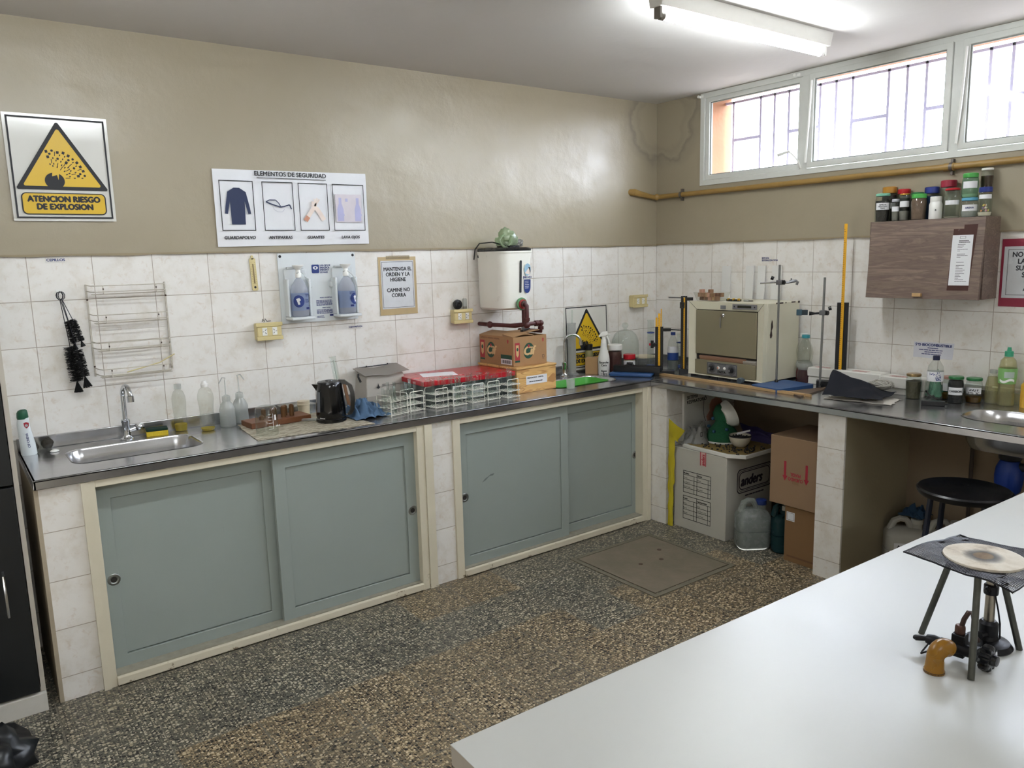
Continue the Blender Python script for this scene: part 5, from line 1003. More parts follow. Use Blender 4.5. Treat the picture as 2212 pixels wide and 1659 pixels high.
solo('rubber_stopper',G().cyl((0,0,.018),(.03,0,.020),.018,12).cyl((.03,0,.02),(.05,0,.021),.008,8),mat('grey_blue_rubber','#3c4750',.6),'round grey-blue rubber stopper lying before the oven foot','stopper',(-.435,-1.075,ZW),bev=.002)
for (x,y,cm,l,cl) in ((-.122,-1.312,mat('teal_cap','#2f8d99',.4),'tall waisted bottle with teal cap and pink liquid beside the oven','f'),(-.050,-1.256,WHITE,'waisted bottle with white cap and red liquid behind the teal-capped one','b')):
    bottle('soda_bottle',l,'bottle',x,y,[(.038,0),(.043,.006),(.043,.05),(.039,.08),(.043,.10),(.038,.125),(.044,.16),(.045,.18),(.040,.21),(.026,.245),(.019,.262),(.019,.27)],PET,cap=[(.022,.268),(.024,.272),(.022,.288)],capm=cm,liq=.075,liqm=glass('pink_liquid' if cl=='f' else 'red_liquid','#8e6a70' if cl=='f' else '#8c2233',.03,.2,.05,milk=.55,mc='#7d5a60' if cl=='f' else '#8a2a3c'),lab=(.08,.12),labm=FROST)
# expanded polystyrene packs
EPS=mat('polystyrene','#d4d2cb',.75,var=.03,bump=.3,bs=120); PRED=mat('faded_red_print','#b06a66',.7)
for (y0,y1,z,h,l,xx) in ((-1.33,-1.80,0,.045,'lower white polystyrene slab behind the black rail stand',-.125),(-1.34,-1.79,.0455,.055,'upper polystyrene slab with faded red print behind the black rail stand',-.13),(-1.80,-2.02,.0,.035,'lower white polystyrene slab behind the dark cloth',-.12),(-1.79,-2.03,.0355,.06,'upper polystyrene slab with faded red print behind the dark cloth',-.135)):
    o=solo('polystyrene_pack',G().box(-.055,.055,y1,y0,0,h),EPS,l,'polystyrene pack',(xx+.04,0,ZW+z),bev=.006)
    if z: lines(o,Matrix.Translation((-.03,0,h+.0006))@Matrix.Rotation(R(-90),4,'Z'),-y0+.04,.02,.10,2,.025,.014,PRED,4)
    if z and h==.055: lines(o,Matrix.Translation((-.03,0,h+.0006))@Matrix.Rotation(R(-90),4,'Z'),-y0+.27,.02,.10,2,.025,.014,PRED,6)
# rags on the right worktop
cloth('grey_rag','pale grey rag spreading out under the dark cloth on the right worktop',-.40,-1.83,ZW,.19,.34,.022,mat('grey_rag','#bdb8b0',.9,var=.08,bump=.3),12,rz=R(12),fold=5)
cloth('dark_cloth','folded dark navy cloth lying on a pale rag','',-.33,-1.79,ZW+.012,.25,.27,.115,mat('navy_fabric','#0b0f1a',.95,var=.12,bump=.2,bs=250),21,rz=R(20),fold=2.2,flat=.5) if 0 else None
g=G()
def dk(u,v):
    x=-.16+.27*u; y=.14-.30*v; h=.115*max(0,1-abs(u-.60)*1.7)*max(0,1-v*1.05)**.8
    return (x+.02*nz((u*3,v*3,1)),y+.03*nz((u*2,v*4,8)),.022+h+.008*nz((u*5,v*5,3)))
g.sheet(26,26,dk); solo('dark_cloth',g,mat('navy_fabric','#0b0f1a',.95,var=.12,bump=.2,bs=250),'dark navy cloth folded in a peak on a pale rag, right worktop','cloth',(-.36,-1.79,ZW+.006),(0,0,R(14)),sol=.003)
def mesh_ball(x,y,z,s):
    q=mat('cotton_mesh','#a7a49b',.9,var=.1); g=G(); rnd=random.Random(2)
    for k in range(46):
        a,b=rnd.random()*6.28,rnd.uniform(-1,1); ax=Vector((math.cos(a)*math.sqrt(1-b*b),math.sin(a)*math.sqrt(1-b*b),b)); u_=ax.orthogonal().normalized(); v_=ax.cross(u_); r_=s*rnd.uniform(.6,1)
        g.tube([Vector((0,0,s*.6))+Vector((0,0,0))+Vector(((u_*math.cos(t)+v_*math.sin(t)).x*r_*1.5,(u_*math.cos(t)+v_*math.sin(t)).y*r_*1.5,(u_*math.cos(t)+v_*math.sin(t)).z*r_*.6)) for t in [i*.5 for i in range(11)]],.0028,4)
    solo('mesh_gauze',g,q,'tangled ball of pale cotton netting behind the dark cloth','netting',(x,y,z))
mesh_ball(-.235,-1.845,ZW+.035,.045)
# ---------------------------------------------------------------- jars and bottles by the right sink
LID=[(.036,0),(.038,.002),(.038,.012),(.034,.015)]
def jar(label,x,y,h,r_,lidm,z=ZW,fill=None,fm=None,lab=None,txt=None,ts=.012,lh=.014,gm=None,cat='jar',**k):
    pr=[(r_*.9,0),(r_,.004),(r_,h*.70),(r_*.93,h*.80),(r_*.86,h-lh)]
    return bottle('glass_jar',label,cat,x,y,pr,gm or GLASS,z=z,cap=[(r_*.90,h-lh),(r_*.94,h-lh+.002),(r_*.94,h-.003),(r_*.86,h)],capm=lidm,liq=fill,liqm=fm,lab=lab,txt=txt,ts=ts,labarc=110,**k)
GOLD=mat('gold_lid','#9a8259',.3,.7); GLID=mat('green_lid','#256b3a',.35); 
jar('jar of dried leaves with dull gold lid, leftmost by the right sink',-.185,-1.99,.133,.038,GOLD,fill=.092,fm=mat('dried_leaves','#4a4535',.95,var=.5,vs=60,bump=1,bs=90))
r=bottle('water_bottle','crushed water bottle with navy cap and blue patterned label by the right sink','bottle',-.20,-2.105,[(.029,0),(.034,.005),(.036,.03),(.031,.06),(.036,.085),(.035,.10),(.038,.12),(.038,.155),(.034,.185),(.018,.212),(.0135,.216),(.0135,.22)],LW,cap=[(.016,.216),(.016,.236),(.014,.238)],capm=mat('navy_cap','#1c2344',.35),lab=(.108,.158))
g=G(); rnd=random.Random(4); 
for k in range(40):
    a=R(rnd.uniform(0,38)) if k<26 else R(rnd.uniform(-45,30)); z=rnd.uniform(.112,.135) if k<26 else rnd.uniform(.138,.153); r_=.0392
    g.rings([[(r_*math.sin(a+e),-r_*math.cos(a+e),zz) for e in (0,.09)] for zz in (z,z+.0045)],close=False)
part(r,'blue_print',g,LABB)
jar('jar of black lumps with green lid and white handwritten label',-.16,-2.19,.137,.037,GLID,fill=.115,fm=mat('charcoal','#17181c',.8,var=.4,bump=1,bs=120),lab=(.045,.083),txt='CARBON',ts=.015)
jar('jar with green lid, handwritten AVU label and a little amber oil',-.085,-2.245,.127,.039,GLID,fill=.03,fm=glass('amber_oil','#a07a2c',.03,.2,.05,milk=.4,mc='#8f6a20'),lab=(.048,.080),txt='AVU F\n5°D  2C',ts=.0155,tz=.067)
jar('jar of amber liquid hidden behind the navy-capped bottle',-.07,-2.12,.12,.036,mat('pink_lid','#b58c7e',.5),fill=.03,fm=MATS['amber_oil'],lab=(.045,.085))
YLQ=glass('pale_yellow_liquid','#f3f0d6',.03,.2,.05,milk=.18,mc='#fbf5cf')
bottle('oil_bottle','bottle of pale yellow liquid with clear cap left of the detergent','bottle',-.045,-2.315,[(.032,0),(.035,.004),(.035,.05),(.033,.09),(.026,.13),(.016,.15),(.0155,.158)],PET,cap=[(.017,.153),(.017,.171)],capm=FROST,liq=.135,liqm=YLQ)
r=bottle('detergent_bottle','tall detergent bottle with green push cap and green label by the right sink','bottle',-.062,-2.385,[(.034,0),(.038,.005),(.038,.06),(.036,.10),(.040,.15),(.040,.19),(.034,.225),(.018,.245),(.0165,.25)],PET,cap=[(.019,.245),(.019,.270),(.010,.273),(.008,.29)],capm=mat('mint_cap','#3fa27e',.4),liq=.24,liqm=YLQ,lab=(.112,.188),labm=mat('green_wrap','#7fb36a',.45))
part(r,'label_panel',G().rings([[(.0408*math.sin(a),-.0408*math.cos(a),z) for a in [R(-20+8*i) for i in range(9)]] for z in (.142,.172)],close=False),mat('pale_panel','#a9b8ae',.5)); part(r,'white_swirl',G().rings([[(.0408*math.sin(a),-.0408*math.cos(a),.122+.006*math.sin(a*4)+dz) for a in [R(-50+8*i) for i in range(13)]] for dz in (0,.012)],close=False),WHITE)
bottle('spice_bottle','orange and yellow labelled bottle cut by the right edge of the view','bottle',-.045,-2.475,[(.030,0),(.032,.004),(.032,.11),(.02,.125)],mat('yellow_wrap','#d6a73a',.4),cap=[(.022,.12),(.022,.135)],capm=mat('orange_cap','#c9603a',.4),txt='C',ts=.04,tm=INK,tz=.06,bold=.05)
solo('black_tray_piece',G().cbox((0,0,.012),(.105,.035,.022)).cbox((.05,-.012,.010),(.03,.006,.008)),RAIL,'small black plastic bar lying before the navy-capped bottle','plastic bar',(-.305,-2.15,ZW+.0005),(0,0,face(-.3,-2.15)+.05),bev=.002)
solo('black_tray_piece',G().cbox((0,0,.006),(.16,.10,.010)),RAIL,'flat black tablet lying among the jars behind the dark cloth','tablet',(-.155,-1.985,ZW+.0005) if 0 else (-.29,-1.975,ZW+.0005),(0,0,R(-70)),bev=.002) if 0 else None
cloth('green_bag','crumpled green plastic bag behind the first jar by the right sink',-.075,-2.045,ZW+.002,.08,.10,.13,mat('green_bag_plastic','#2f7d5b',.5),31,nx=16,ny=16,cat='bag')
solo('power_cord',G().tube([(-.02,.10,.006),(.03,.06,.03),(.0,.0,.07),(-.03,-.06,.02),(-.06,-.12,.004),(.02,-.16,.004)],.004,6),BLACK,'black cable looping behind the first jar by the right sink','cable',(-.11,-1.99,ZW+.001))
t=thing('pipe_clip','white plastic pipe clipped along the tiles behind the right sink jars','conduit',(-.012,-2.0,ZW+.075)); part(t,'tube',G().tube([(0,-.1,.004),(0,-.9,-.004)],.005,8),WHITE)
# notes on the window wall
t=thing('paper_note','white note headed 5ºD BIOCOMBUSTIBLE taped above the jars','note',(-.001,-1.995,1.155)); Mn=plane((0,0,0),(0,-1,0),(0,0,1)); part(t,'sheet',G(Mn).poly([(-.104,-.044),(.10,-.044),(.106,.042),(-.104,.040)],.001,.0006),mat('lilac_white_paper','#cfd0d8',.6))
text(t,'5ºD BIOCOMBUSTIBLE',.0195,BLUEINK,Mn@Matrix.Translation((0,.020,.0015)),'CENTER',bold=.03,sx=.98)
for k,(a,b) in enumerate(((-.03,.03),(-.075,.075),(-.045,.05),(-.06,.06))): lines(t,Mn@Matrix.Translation((0,0,.0014)),a,.008-.011*k,b-a,1,.01,.004,BLUEINK,k)
t=thing('notice','red-bordered notice about throwing powders away, right of the wooden cabinet','notice',(-.001,-2.45,1.565)); part(t,'red_card',G(Mn).rect(-.155,-.165,.155,.165,.002,.002),mat('crimson_card','#8f2740',.4)); part(t,'sheet',G(Mn).rect(-.143,-.122,.143,.128,.003,.0008),mat('laminated_paper','#cfd2d6',.25)); part(t,'border',G(Mn).frame(-.125,-.108,.125,.114,.002,.0036),INK)
text(t,'NO ARROJAR A\nLAS PILETAS\nSUSTANCIAS\nSÓLIDAS\nCOMO\nARENA',.0335,mat('dark_grey_ink','#2c2c34',.6),Mn@Matrix.Translation((0,.078,.0037)),'CENTER',bold=.018,sx=.9,line=.98)
# ---------------------------------------------------------------- wall cabinet
q=NM('walnut_laminate'); mp=q.n('Mapping'); q.l(q.tc.outputs['Object'],mp.inputs[0]); mp.inputs['Scale'].default_value=(6,1.0,11)
f=q.noise(2.6,5,.65,vec=mp.outputs[0],dist=.9); f2=q.noise(14,3,.6,vec=mp.outputs[0]); c_=q.ramp(f,(.28,'#584840'),(.42,'#7b6a5e'),(.52,'#695850'),(.62,'#877568'),(.75,'#65554f')); q.col(q.mix(q.fr(f2,.5,.7,0,.3),c_,'#4d3f38')); q.set(Roughness=.42); WAL=q.m
t=thing('wall_cabinet','walnut laminate wall cabinet with a slightly open flap door','cabinet',(0,-1.9925,1.44)); D=.165; w=.2905
g=G(); g.box(-D,-.001,-w,-w+.016,0,.40); g.box(-D,-.001,w-.016,w,0,.40); g.box(-D,-.001,-w+.016,w-.016,.384,.40); g.box(-D,-.001,-w+.016,w-.016,0,.016); g.box(-.008,-.001,-w+.016,w-.016,.016,.384); part(t,'carcase',g,WAL,bev=.001)
Md=Matrix.Translation((-D-.002,0,.398))@Matrix.Rotation(R(4.2),4,'Y'); d=part(t,'door',G(Md).box(-.017,0,-w-.004,w-.018,-.40,.0),WAL,bev=.001)
Mk=Md@plane((-.0172,0,-.2),(0,-1,0),(0,0,1)); part(d,'handle',G(Mk).box(.005-.022,.005+.022,-.19,-.172,0,.018),mat('pale_wood_knob','#b08f62',.5),bev=.002)
part(d,'brown_backing',G(Mk).poly([(.145,-.155),(.245,-.155),(.262,.165),(.20,.165),(.20,.145),(.152,.145)],.0004),mat('brown_tape','#4a302c',.25))
o=part(d,'list_sheet',G(Mk).rect(.150,-.130,.246,.115,.0009,.0004),PAPER)
lines(o,Mk@Matrix.Translation((0,0,.0010)),.182,.085,.054,2,.007,.004,INK,1); part(o,'stamp',G(Mk@Matrix.Translation((0,0,.0010))).frame(.185,.098,.212,.109,.0015),INK)
rnd=random.Random(9)
for k in range(24):
    if k in (5,9,10,12): continue
    lines(o,Mk@Matrix.Translation((0,0,.0010)),.178,.068-.0078*k,rnd.uniform(.018,.062),1,.01,.0026,mat('grey_ink','#55565c',.7),k)
CZ=1.8405
def cj(*a,**k): return jar(*a,z=CZ,**k)
DK=mat('dark_seeds','#24211f',.8,var=.5,vs=90,bump=1,bs=150); BR_=mat('brown_husks','#6b5546',.85,var=.35,vs=40,bump=1,bs=60)
cj('jar with speckled mint lid and dark seeds, front left corner of the cabinet top',-.122,-1.742,.148,.038,mat('mint_lid','#79b89e',.4,var=.3,vs=90),fill=.11,fm=DK,lab=(.062,.098),txt='SEMILLAS\nMEDICAGO\nFINAS',ts=.0095,tz=.089,txtsx=.9)
cj('tall square-shouldered jar with orange screw lid, rear left of the cabinet top',-.042,-1.735,.186,.038,mat('orange_lid','#ad7a2a',.35),fill=.14,fm=DK,lab=(.07,.10),lh=.034)
cj('short jar with grey-white lid between the mint and gold lids',-.128,-1.815,.114,.020,mat('grey_lid','#9fa0a8',.4),fill=.07,fm=mat('grey_fill','#77736b',.8),lab=(.05,.075))
cj('jar with red screw lid at the back between orange and green lids',-.045,-1.815,.168,.034,RED,fill=.12,fm=DK,lh=.026)
cj('narrow jar with thin gold lid in the front row',-.118,-1.857,.139,.026,mat('bright_gold_lid','#c79a4a',.25,.8),fill=.05,fm=mat('grey_fill','#77736b',.8),lab=(.07,.10),lh=.008)
cj('jar with dark green lid at the back, mostly hidden',-.045,-1.887,.145,.033,GLID,fill=.11,fm=DK)
cj('jar with bright green lid full of brown husks, front row',-.125,-1.935,.131,.038,mat('bright_green_lid','#48a04a',.35),fill=.112,fm=BR_,lh=.022)
cj('jar with blue screw lid at the back showing blue and red contents',-.048,-1.962,.166,.037,mat('blue_lid','#23347f',.35),fill=.12,fm=mat('blue_fill','#24446f',.7,var=.5,vs=60),lh=.032)
bottle('pill_bottle','white plastic pill bottle in the front row under the red lid','bottle',-.128,-2.022,[(.029,0),(.0305,.003),(.0305,.072),(.026,.085),(.024,.088)],WHITE,z=CZ,cap=[(.026,.086),(.0265,.089),(.0265,.11),(.024,.112)],capm=WHITE,txt='B',ts=.012)
cj('big clear jar with crimson lid standing behind the white pill bottle',-.052,-2.045,.192,.039,mat('crimson_lid','#93263a',.4),lh=.034)
cj('clear jar with thin red lid and small label right of the crimson-lidded jar',-.122,-2.098,.146,.036,RED,fill=.008,fm=mat('white_powder','#dcd9c8',.8),lab=(.065,.087),lh=.010)
cj('squat clear jar with sky blue lid, under the green-lidded one',-.115,-2.178,.094,.038,mat('sky_lid','#5aa3c4',.4),fill=.03,fm=FROST,lab=(.03,.06),txt='ARENA',tm=BLUEINK,ts=.012,lh=.014)
jar('plastic jar with green lid and pinkish label, stacked on the sky blue lid',-.108,-2.172,.118,.036,mat('bright_green_lid','#48a04a',.35),z=CZ+.0945,fill=.018,fm=mat('white_powder','#dcd9c8',.8),gm=glass('greenish_plastic','#c3e2cf',.05,.5,.08,milk=.2,mc='#a9cdb6'),lab=(.045,.078),labm=None,lh=.022) if 0 else jar('plastic jar with green lid and pinkish label, stacked on the sky blue lid',-.108,-2.172,.118,.036,mat('bright_green_lid','#48a04a',.35),z=CZ+.0945,fill=.018,fm=mat('white_powder','#dcd9c8',.8),gm=glass('greenish_plastic','#c3e2cf',.05,.5,.08,milk=.2,mc='#a9cdb6'),lab=(.045,.078),lh=.022)
cj('narrow clear jar with dull metal lid carrying another jar, right rear',-.048,-2.222,.122,.024,GOLD,fill=.03,fm=mat('grey_fill','#77736b',.8),lh=.01)
jar('clear jar with white lid and brown bits on top of the narrow jar',-.048,-2.222,.112,.028,WHITE,z=CZ+.1225,fill=.075,fm=glass('brown_bits','#8b7767',.04,.3,.1,milk=.55,mc='#6d5a4d'),lh=.010)
cj('jar with blue lid holding pastel shells, rightmost on the cabinet',-.125,-2.252,.139,.031,mat('blue_lid','#23347f',.35),fill=.02,fm=mat('pale_fill','#c9c2ad',.7),lab=(.083,.103),lh=.024)
PC=[mat('pastel_yellow','#d8c96c',.6),mat('pastel_pink','#cf8ea0',.6),mat('pastel_orange','#d59a6b',.6),mat('pastel_white','#d8d4c6',.6),mat('pastel_lilac','#8f86a8',.6)]
rnd=random.Random(6); sh=[G().lathe([(.001,-.006),(.007,0),(.001,.007)],n=8,sy=.7).make('pastel_shell',m_,60) for m_ in PC]
for k in range(16):
    lv=k//6; a=rnd.random()*6.3; rr_=.016*(1-.3*lv)*rnd.random()**.5
    tag(link('pastel_shell',sh[k%5],None,(-.125+rr_*math.cos(a),-2.252+rr_*math.sin(a),CZ+.028+.013*lv),(rnd.random(),rnd.random(),rnd.random())),'small pastel sweet or shell inside the blue-lidded jar','shell','pastel pieces in the rightmost jar')
# ================================================================ UNDER THE RIGHT WORKTOP
def box_(name,label,x0,x1,y0,y1,z0,z1,mt,rz=0,bulge=0,bev=.003):
    t=thing(name,label,'box',((x0+x1)/2,(y0+y1)/2,z0),rz); a,b,h=(x1-x0)/2,(y1-y0)/2,z1-z0
    g=G(); ns=8
    g.rings([[(x*(1+bulge*math.sin(math.pi*k/ns)),y*(1+bulge*math.sin(math.pi*k/ns)*1.3),h*k/ns) for x,y in ((-a,-b),(a,-b),(a,b),(-a,b))] for k in range(ns+1)])
    part(t,'body',g,mt,bev=bev); return t,a,b,h
t,a,b,h=box_('appliance_box','large worn white appliance carton with printed tick table under the counter',-.652,-.20,-1.165,-.765,.0,.512,mat('white_carton','#b9b6ac',.8,var=.06,vs=6,bump=.25,bs=30))
Mb=plane((-a-.0012,b,0),(0,-1,0),(0,0,1))  # front face, x measured from the left edge
for (y0,y1,hd) in ((.235,.375,('Modelo','Medida')),(.065,.215,('Color','Características'))):
    g=G(Mb); X0,X1=.075,.29; xm=(X0+X1)/2
    g.frame(X0,y0,X1,y1,.0034)
    for k in range(1,5): g.rect(X0,y0+(y1-y0)*k/5,X1,y0+(y1-y0)*k/5+.0028,.0001)
    for xx in (xm,xm-.022,X1-.022): g.rect(xx-.0015,y0,xx+.0015,y1-(0 if xx==xm else (y1-y0)/5),.0002)
    part(t,'printed_table',g,INK)
    rows=(('Clínica','60 cm.'),('Con Ranura',''),('Semicircular','Simulador'),('','')) if hd[0]=='Modelo' else (('Acero','Vacía'),('Blanco','Con Filtro y Luz'),('Marrón','Con Motor'),('',''))
    rh=(y1-y0)/5; text(t,hd[0],.014,INK,Mb@Matrix.Translation((X0+.003,y1-rh*.75,.0004)),bold=.03); text(t,hd[1],.014,INK,Mb@Matrix.Translation((xm+.003,y1-rh*.75,.0004)),bold=.03,sx=.9)
    for k,(p,q_) in enumerate(rows):
        for s_,xx in ((p,X0),(q_,xm)):
            if s_: text(t,s_,.0135,INK,Mb@Matrix.Translation((xx+.003,y1-rh*(k+1.75),.0004)),sx=.8)
for (x,y) in ((.152,.305),(.279,.330),(.152,.165),(.279,.125)): part(t,'tick',G(Mb@Matrix.Translation((x,y,.0004))).poly([(0,.006),(.002,.003),(.008,.010),(.004,0)]),mat('pen_grey','#4d4d55',.6))
o=part(t,'printed_tape',G(Mb).rect(.205,.43,.250,.515,.0004),mat('tape_pinkish','#c9a09a',.5)); text(o,'anders',.034,REDINK,Mb@Matrix.Translation((.240,.432,.0007))@Matrix.Rotation(R(90),4,'Z'),bold=.03,sx=.75,shear=.2); part(o,'red_stripe',G(Mb).rect(.205,.43,.211,.515,.0006),REDINK); part(o,'red_stripe',G(Mb).rect(.246,.43,.251,.515,.0006),REDINK)
Ms=plane((-a,-b-.0012,0),(1,0,0),(0,0,1)); DP=mat('dark_purple_print','#2c1f2c',.6)
g=G(Ms); 
for e,w_ in ((0,.006),(.012,.003),(.020,.005)): g.slab(rrect(.10+e,.27+e,.44-e,.42-e,.03,5),[rrect(.10+e+w_,.27+e+w_,.44-e-w_,.42-e-w_,.027,5)[::-1]],0,.0004)
part(t,'logo_frame',g,DP); text(t,'anders',.085,DP,Ms@Matrix.Translation((.135,.315,.0006)),bold=.035,shear=.25,sx=.9); lines(t,Ms,.18,.245,.22,1,.01,.008,DP)
# tray with seeds, bowl, green model on top of the box
t=thing('display_board','white foam tray with yellow-brown painted top on the white carton','board',(-.50,-1.07,.5135),R(0))
outl=[(-.13,.26),(-.145,.20),(-.155,-.10),(-.10,-.19),(.22,-.19),(.30,.10),(.25,.26)]
part(t,'board',G().slab(outl,[],0,.022),EPS,bev=.003); part(t,'painted_top',G().poly([(x*.93+.004,y*.94) for x,y in outl],.0230,.0006),mat('ochre_paint','#8d7642',.8,var=.25,vs=25,bump=.4))
rnd=random.Random(12); sd_=G().lathe([(.001,-.0045),(.004,-.003),(.0052,0),(.004,.003),(.001,.0045)],n=8).make('black_bean',mat('black_bean_skin','#16141a',.35),60)
for k in range(110):
    if k<75: x,y=rnd.gauss(-.02,.065),rnd.gauss(-.02,.11)
    else: x,y=rnd.gauss(.03,.06),rnd.gauss(-.12,.04)
    x=max(-.125,min(.2,x)); y=max(-.165,min(.22,y))
    tag(link('black_bean',sd_,None,(-.50+x,-1.07+y,.5135+.028),(0,rnd.random(),0)),'black bean scattered on the yellow-brown board','bean','black beans on the painted board')
def lbowl(x,y,z):
    t=thing('bowl','white bowl of black beans with a paper flag on the painted board','bowl',(x,y,z)); part(t,'bowl',G().lathe([(.022,0),(.035,.006),(.055,.03),(.064,.055),(.066,.072),(.063,.074),(.058,.05),(.03,.012),(.001,.010)],n=36),mat('bowl_white','#cfc9b8',.35))
    part(t,'rim',G().lathe([(.0665,.066),(.067,.071),(.064,.0745),(.062,.070)],n=36,cap0=False,cap1=False),INK)
    part(t,'paper_flag',G(Matrix.Rotation(R(-35),4,'Z')).rings([[(-.02,-.004,.075),(.055,-.02,.098),(.055,-.018,.108),(.04,-.004,.10),(-.02,0,.088)]],cap0=False),PAPER)
    for k in range(60):
        a=rnd.random()*6.3; r_=.054*rnd.random()**.5; tag(link('black_bean',sd_,None,(x+r_*math.cos(a),y+r_*math.sin(a),z+.058+.006*rnd.random()),(0,rnd.random(),0)),'black bean in the white bowl','bean','black beans in the bowl')
    part(t,'bean_filling',G().lathe([(.001,.055),(.058,.055)],n=24),mat('dark_beans','#1c1a1f',.6,var=.5,vs=150,bump=1,bs=150))
lbowl(-.452,-1.105,.5368)
GRP=mat('green_felt','#1d5a3c',.9,var=.15,bump=.6,bs=140)
t=thing('green_model','green bacteria-like foam model with blue balls behind the bowl','model',(-.41,-.94,.5368)); t.scale=(1.18,1.18,1.08)
part(t,'base_plate',G().lathe([(.088,0),(.092,.004),(.086,.012)],n=32),WHITE); part(t,'dome',G().lathe([(.088,.012),(.086,.035),(.070,.07),(.045,.10),(.035,.12),(.03,.15)],n=32),GRP)
part(t,'upper_disc',G(Matrix.Translation((.03,-.03,.165))@Matrix.Rotation(R(68),4,'Y')@Matrix.Rotation(R(25),4,'X')).lathe([(.05,-.05),(.07,-.03),(.078,-.008),(.080,0),(.072,.003),(.068,0),(.06,-.008),(.001,-.01)],n=32),WHITE)
part(t,'neck',G(Matrix.Translation((.0,.0,.12))@Matrix.Rotation(R(10),4,'Y')).lathe([(.045,0),(.055,.04),(.045,.08),(.02,.10)],n=24),GRP)
for (x,y,z) in ((-.055,.045,.09),(-.075,-.005,.07),(-.04,-.06,.085),(-.04,.03,.135),(.01,.07,.12)): part(t,'blue_ball',G().ball((x,y,z),.010,10),mat('blue_ball','#24506e',.6))
# foam board with respiratory drawing
t=thing('foam_board','white foam board with a drawn head titled sistema respiratorio','board',(-.30,-.74,.40) if 0 else (-.30,-.735,.513)); t.rotation_euler=(R(0),0,0)
Mf=plane((0,0,0),(1,0,0),(0,0,1)); part(t,'board',G(Mf).rect(-.245,-.0,.235,.318,.012,.018),EPS,bev=.003); Mq=Mf@Matrix.Translation((0,0,.0128))
text(t,'SISTEMA\nRESPIRATORIO',.030,INK,Mq@Matrix.Translation((-.22,.275,0))@Matrix.Rotation(R(2),4,'Z'),bold=.01,sx=.95)
hp=[(.02,.318),(-.03,.30),(-.055,.25),(-.06,.19),(-.05,.14),(-.035,.11)]; part(t,'head_outline',G(Mq).tube([(x,y,0) for x,y in hp],.002,4),INK); part(t,'face_outline',G(Mq).tube([(x,y,0) for x,y in ((.105,.30),(.11,.25),(.125,.215),(.145,.19),(.13,.185),(.132,.17),(.115,.155),(.12,.14),(.105,.12))],.0018,4),INK)
part(t,'brain_drawing',G(Mq).poly([(.0,.175),(.0,.215),(.02,.245),(.06,.255),(.10,.245),(.13,.215),(.135,.19),(.10,.185),(.06,.175),(.04,.165),(.03,.11),(-.02,.11),(-.03,.14)],.003,.003),mat('salmon_clay','#a87a67',.8,var=.12,bump=.5)); part(t,'red_tongue',G(Mq).tube([(x,y,.002) for x,y in ((.045,.135),(.06,.152),(.085,.155),(.105,.145),(.112,.13))],.006,6),REDINK)
# clear bag, yellow and purple paper
o=cloth('clear_bag','clear plastic bag draped between the foam board and the green model',-.52,-.835,.5135,.21,.17,.15,BAGC,17,nx=24,ny=18,cat='bag',flat=.55,fold=3)
part(o,'print_mark',G(plane((-.05,-.075,.085),(1,0,0),(0,0,1))).frame(-.010,-.014,.010,.014,.004),INK)
YP_=mat('yellow_crepe','#b9a91c',.7,var=.12,vs=12,bump=.5,bs=30); g=G()
def yl(u,v):
    z=.69-.69*v; w_=.055 if v<.35 else .018; return (.0+.010*nz((u*4,v*9,1))-.012*math.sin(u*3.1),(.012-.05*u*((3.0-11*v) if v<.18 else 1)*(1 if v<.6 else .8))+.004*nz((v*14,u,2))+(.0 if v>.1 else .02*u),z-.06*u*(1 if v<.15 else .2))
g.sheet(10,40,yl); solo('yellow_paper',g,YP_,'roll of crumpled yellow paper standing at the left end of the open bay','paper',(-.672,-.748,.001),sol=.002)
solo('purple_paper',G().sheet(20,8,lambda u,v:(.02*math.sin(v*3)+.01*nz((u*5,v*5,1)),-.36*u,.11*v*(1-u*.45)+.02*nz((u*4,v*2,7))+.004)),mat('purple_paper_sheet','#2f2452',.6,var=.15,bump=.3,bs=20),'crumpled purple paper behind the bowl of beans','paper',(-.27,-.98,.53),(0,R(-12),0),sol=.002)
# brown cartons
t,a,b,h=box_('cardboard_box','lower brown cardboard carton with a small white label beside the tiled pier',-.628,-.30,-1.752,-1.545,.0,.315,mat('carton_brown_dark','#80603f',.8,var=.05,bump=.15)); M1=plane((-a-.0008,b,0),(0,-1,0),(0,0,1))
o=part(t,'white_label',G(M1).rect(.012,.235,.062,.285,.0004),PAPER); part(o,'label_print',G(M1@Matrix.Translation((0,0,.0006))).frame(.016,.24,.058,.28,.0015),INK); part(t,'brown_print',G(M1).rect(.02,.028,.19,.038,.0003),mat('brown_print','#6d4d33',.7))
t,a,b,h=box_('cardboard_box','upper brown cardboard carton marked fragile upside down, under the counter',-.645,-.28,-1.748,-1.455,.321,.705,mat('carton_brown','#90755a',.8,var=.04,bump=.15)); M2=plane((-a-.0008,b,0),(0,-1,0),(0,0,1))
for x in (.095,.225): part(t,'red_arrow',G(M2@Matrix.Translation((x,.19,0))).poly([(-.007,.06),(.007,.06),(.007,-.02),(.016,-.02),(0,-.05),(-.016,-.02),(-.007,-.02)],.0004),REDINK)
text(t,'CUIDADO\nFRAGIL',.026,REDINK,M2@Matrix.Translation((.16,.165,.0006))@Matrix.Rotation(math.pi,4,'Z'),'CENTER',bold=.02,sx=.75); part(t,'tape_patch',G(M2).rect(.14,.13,.18,.16,.0003),mat('tape_tan','#86694a',.4))
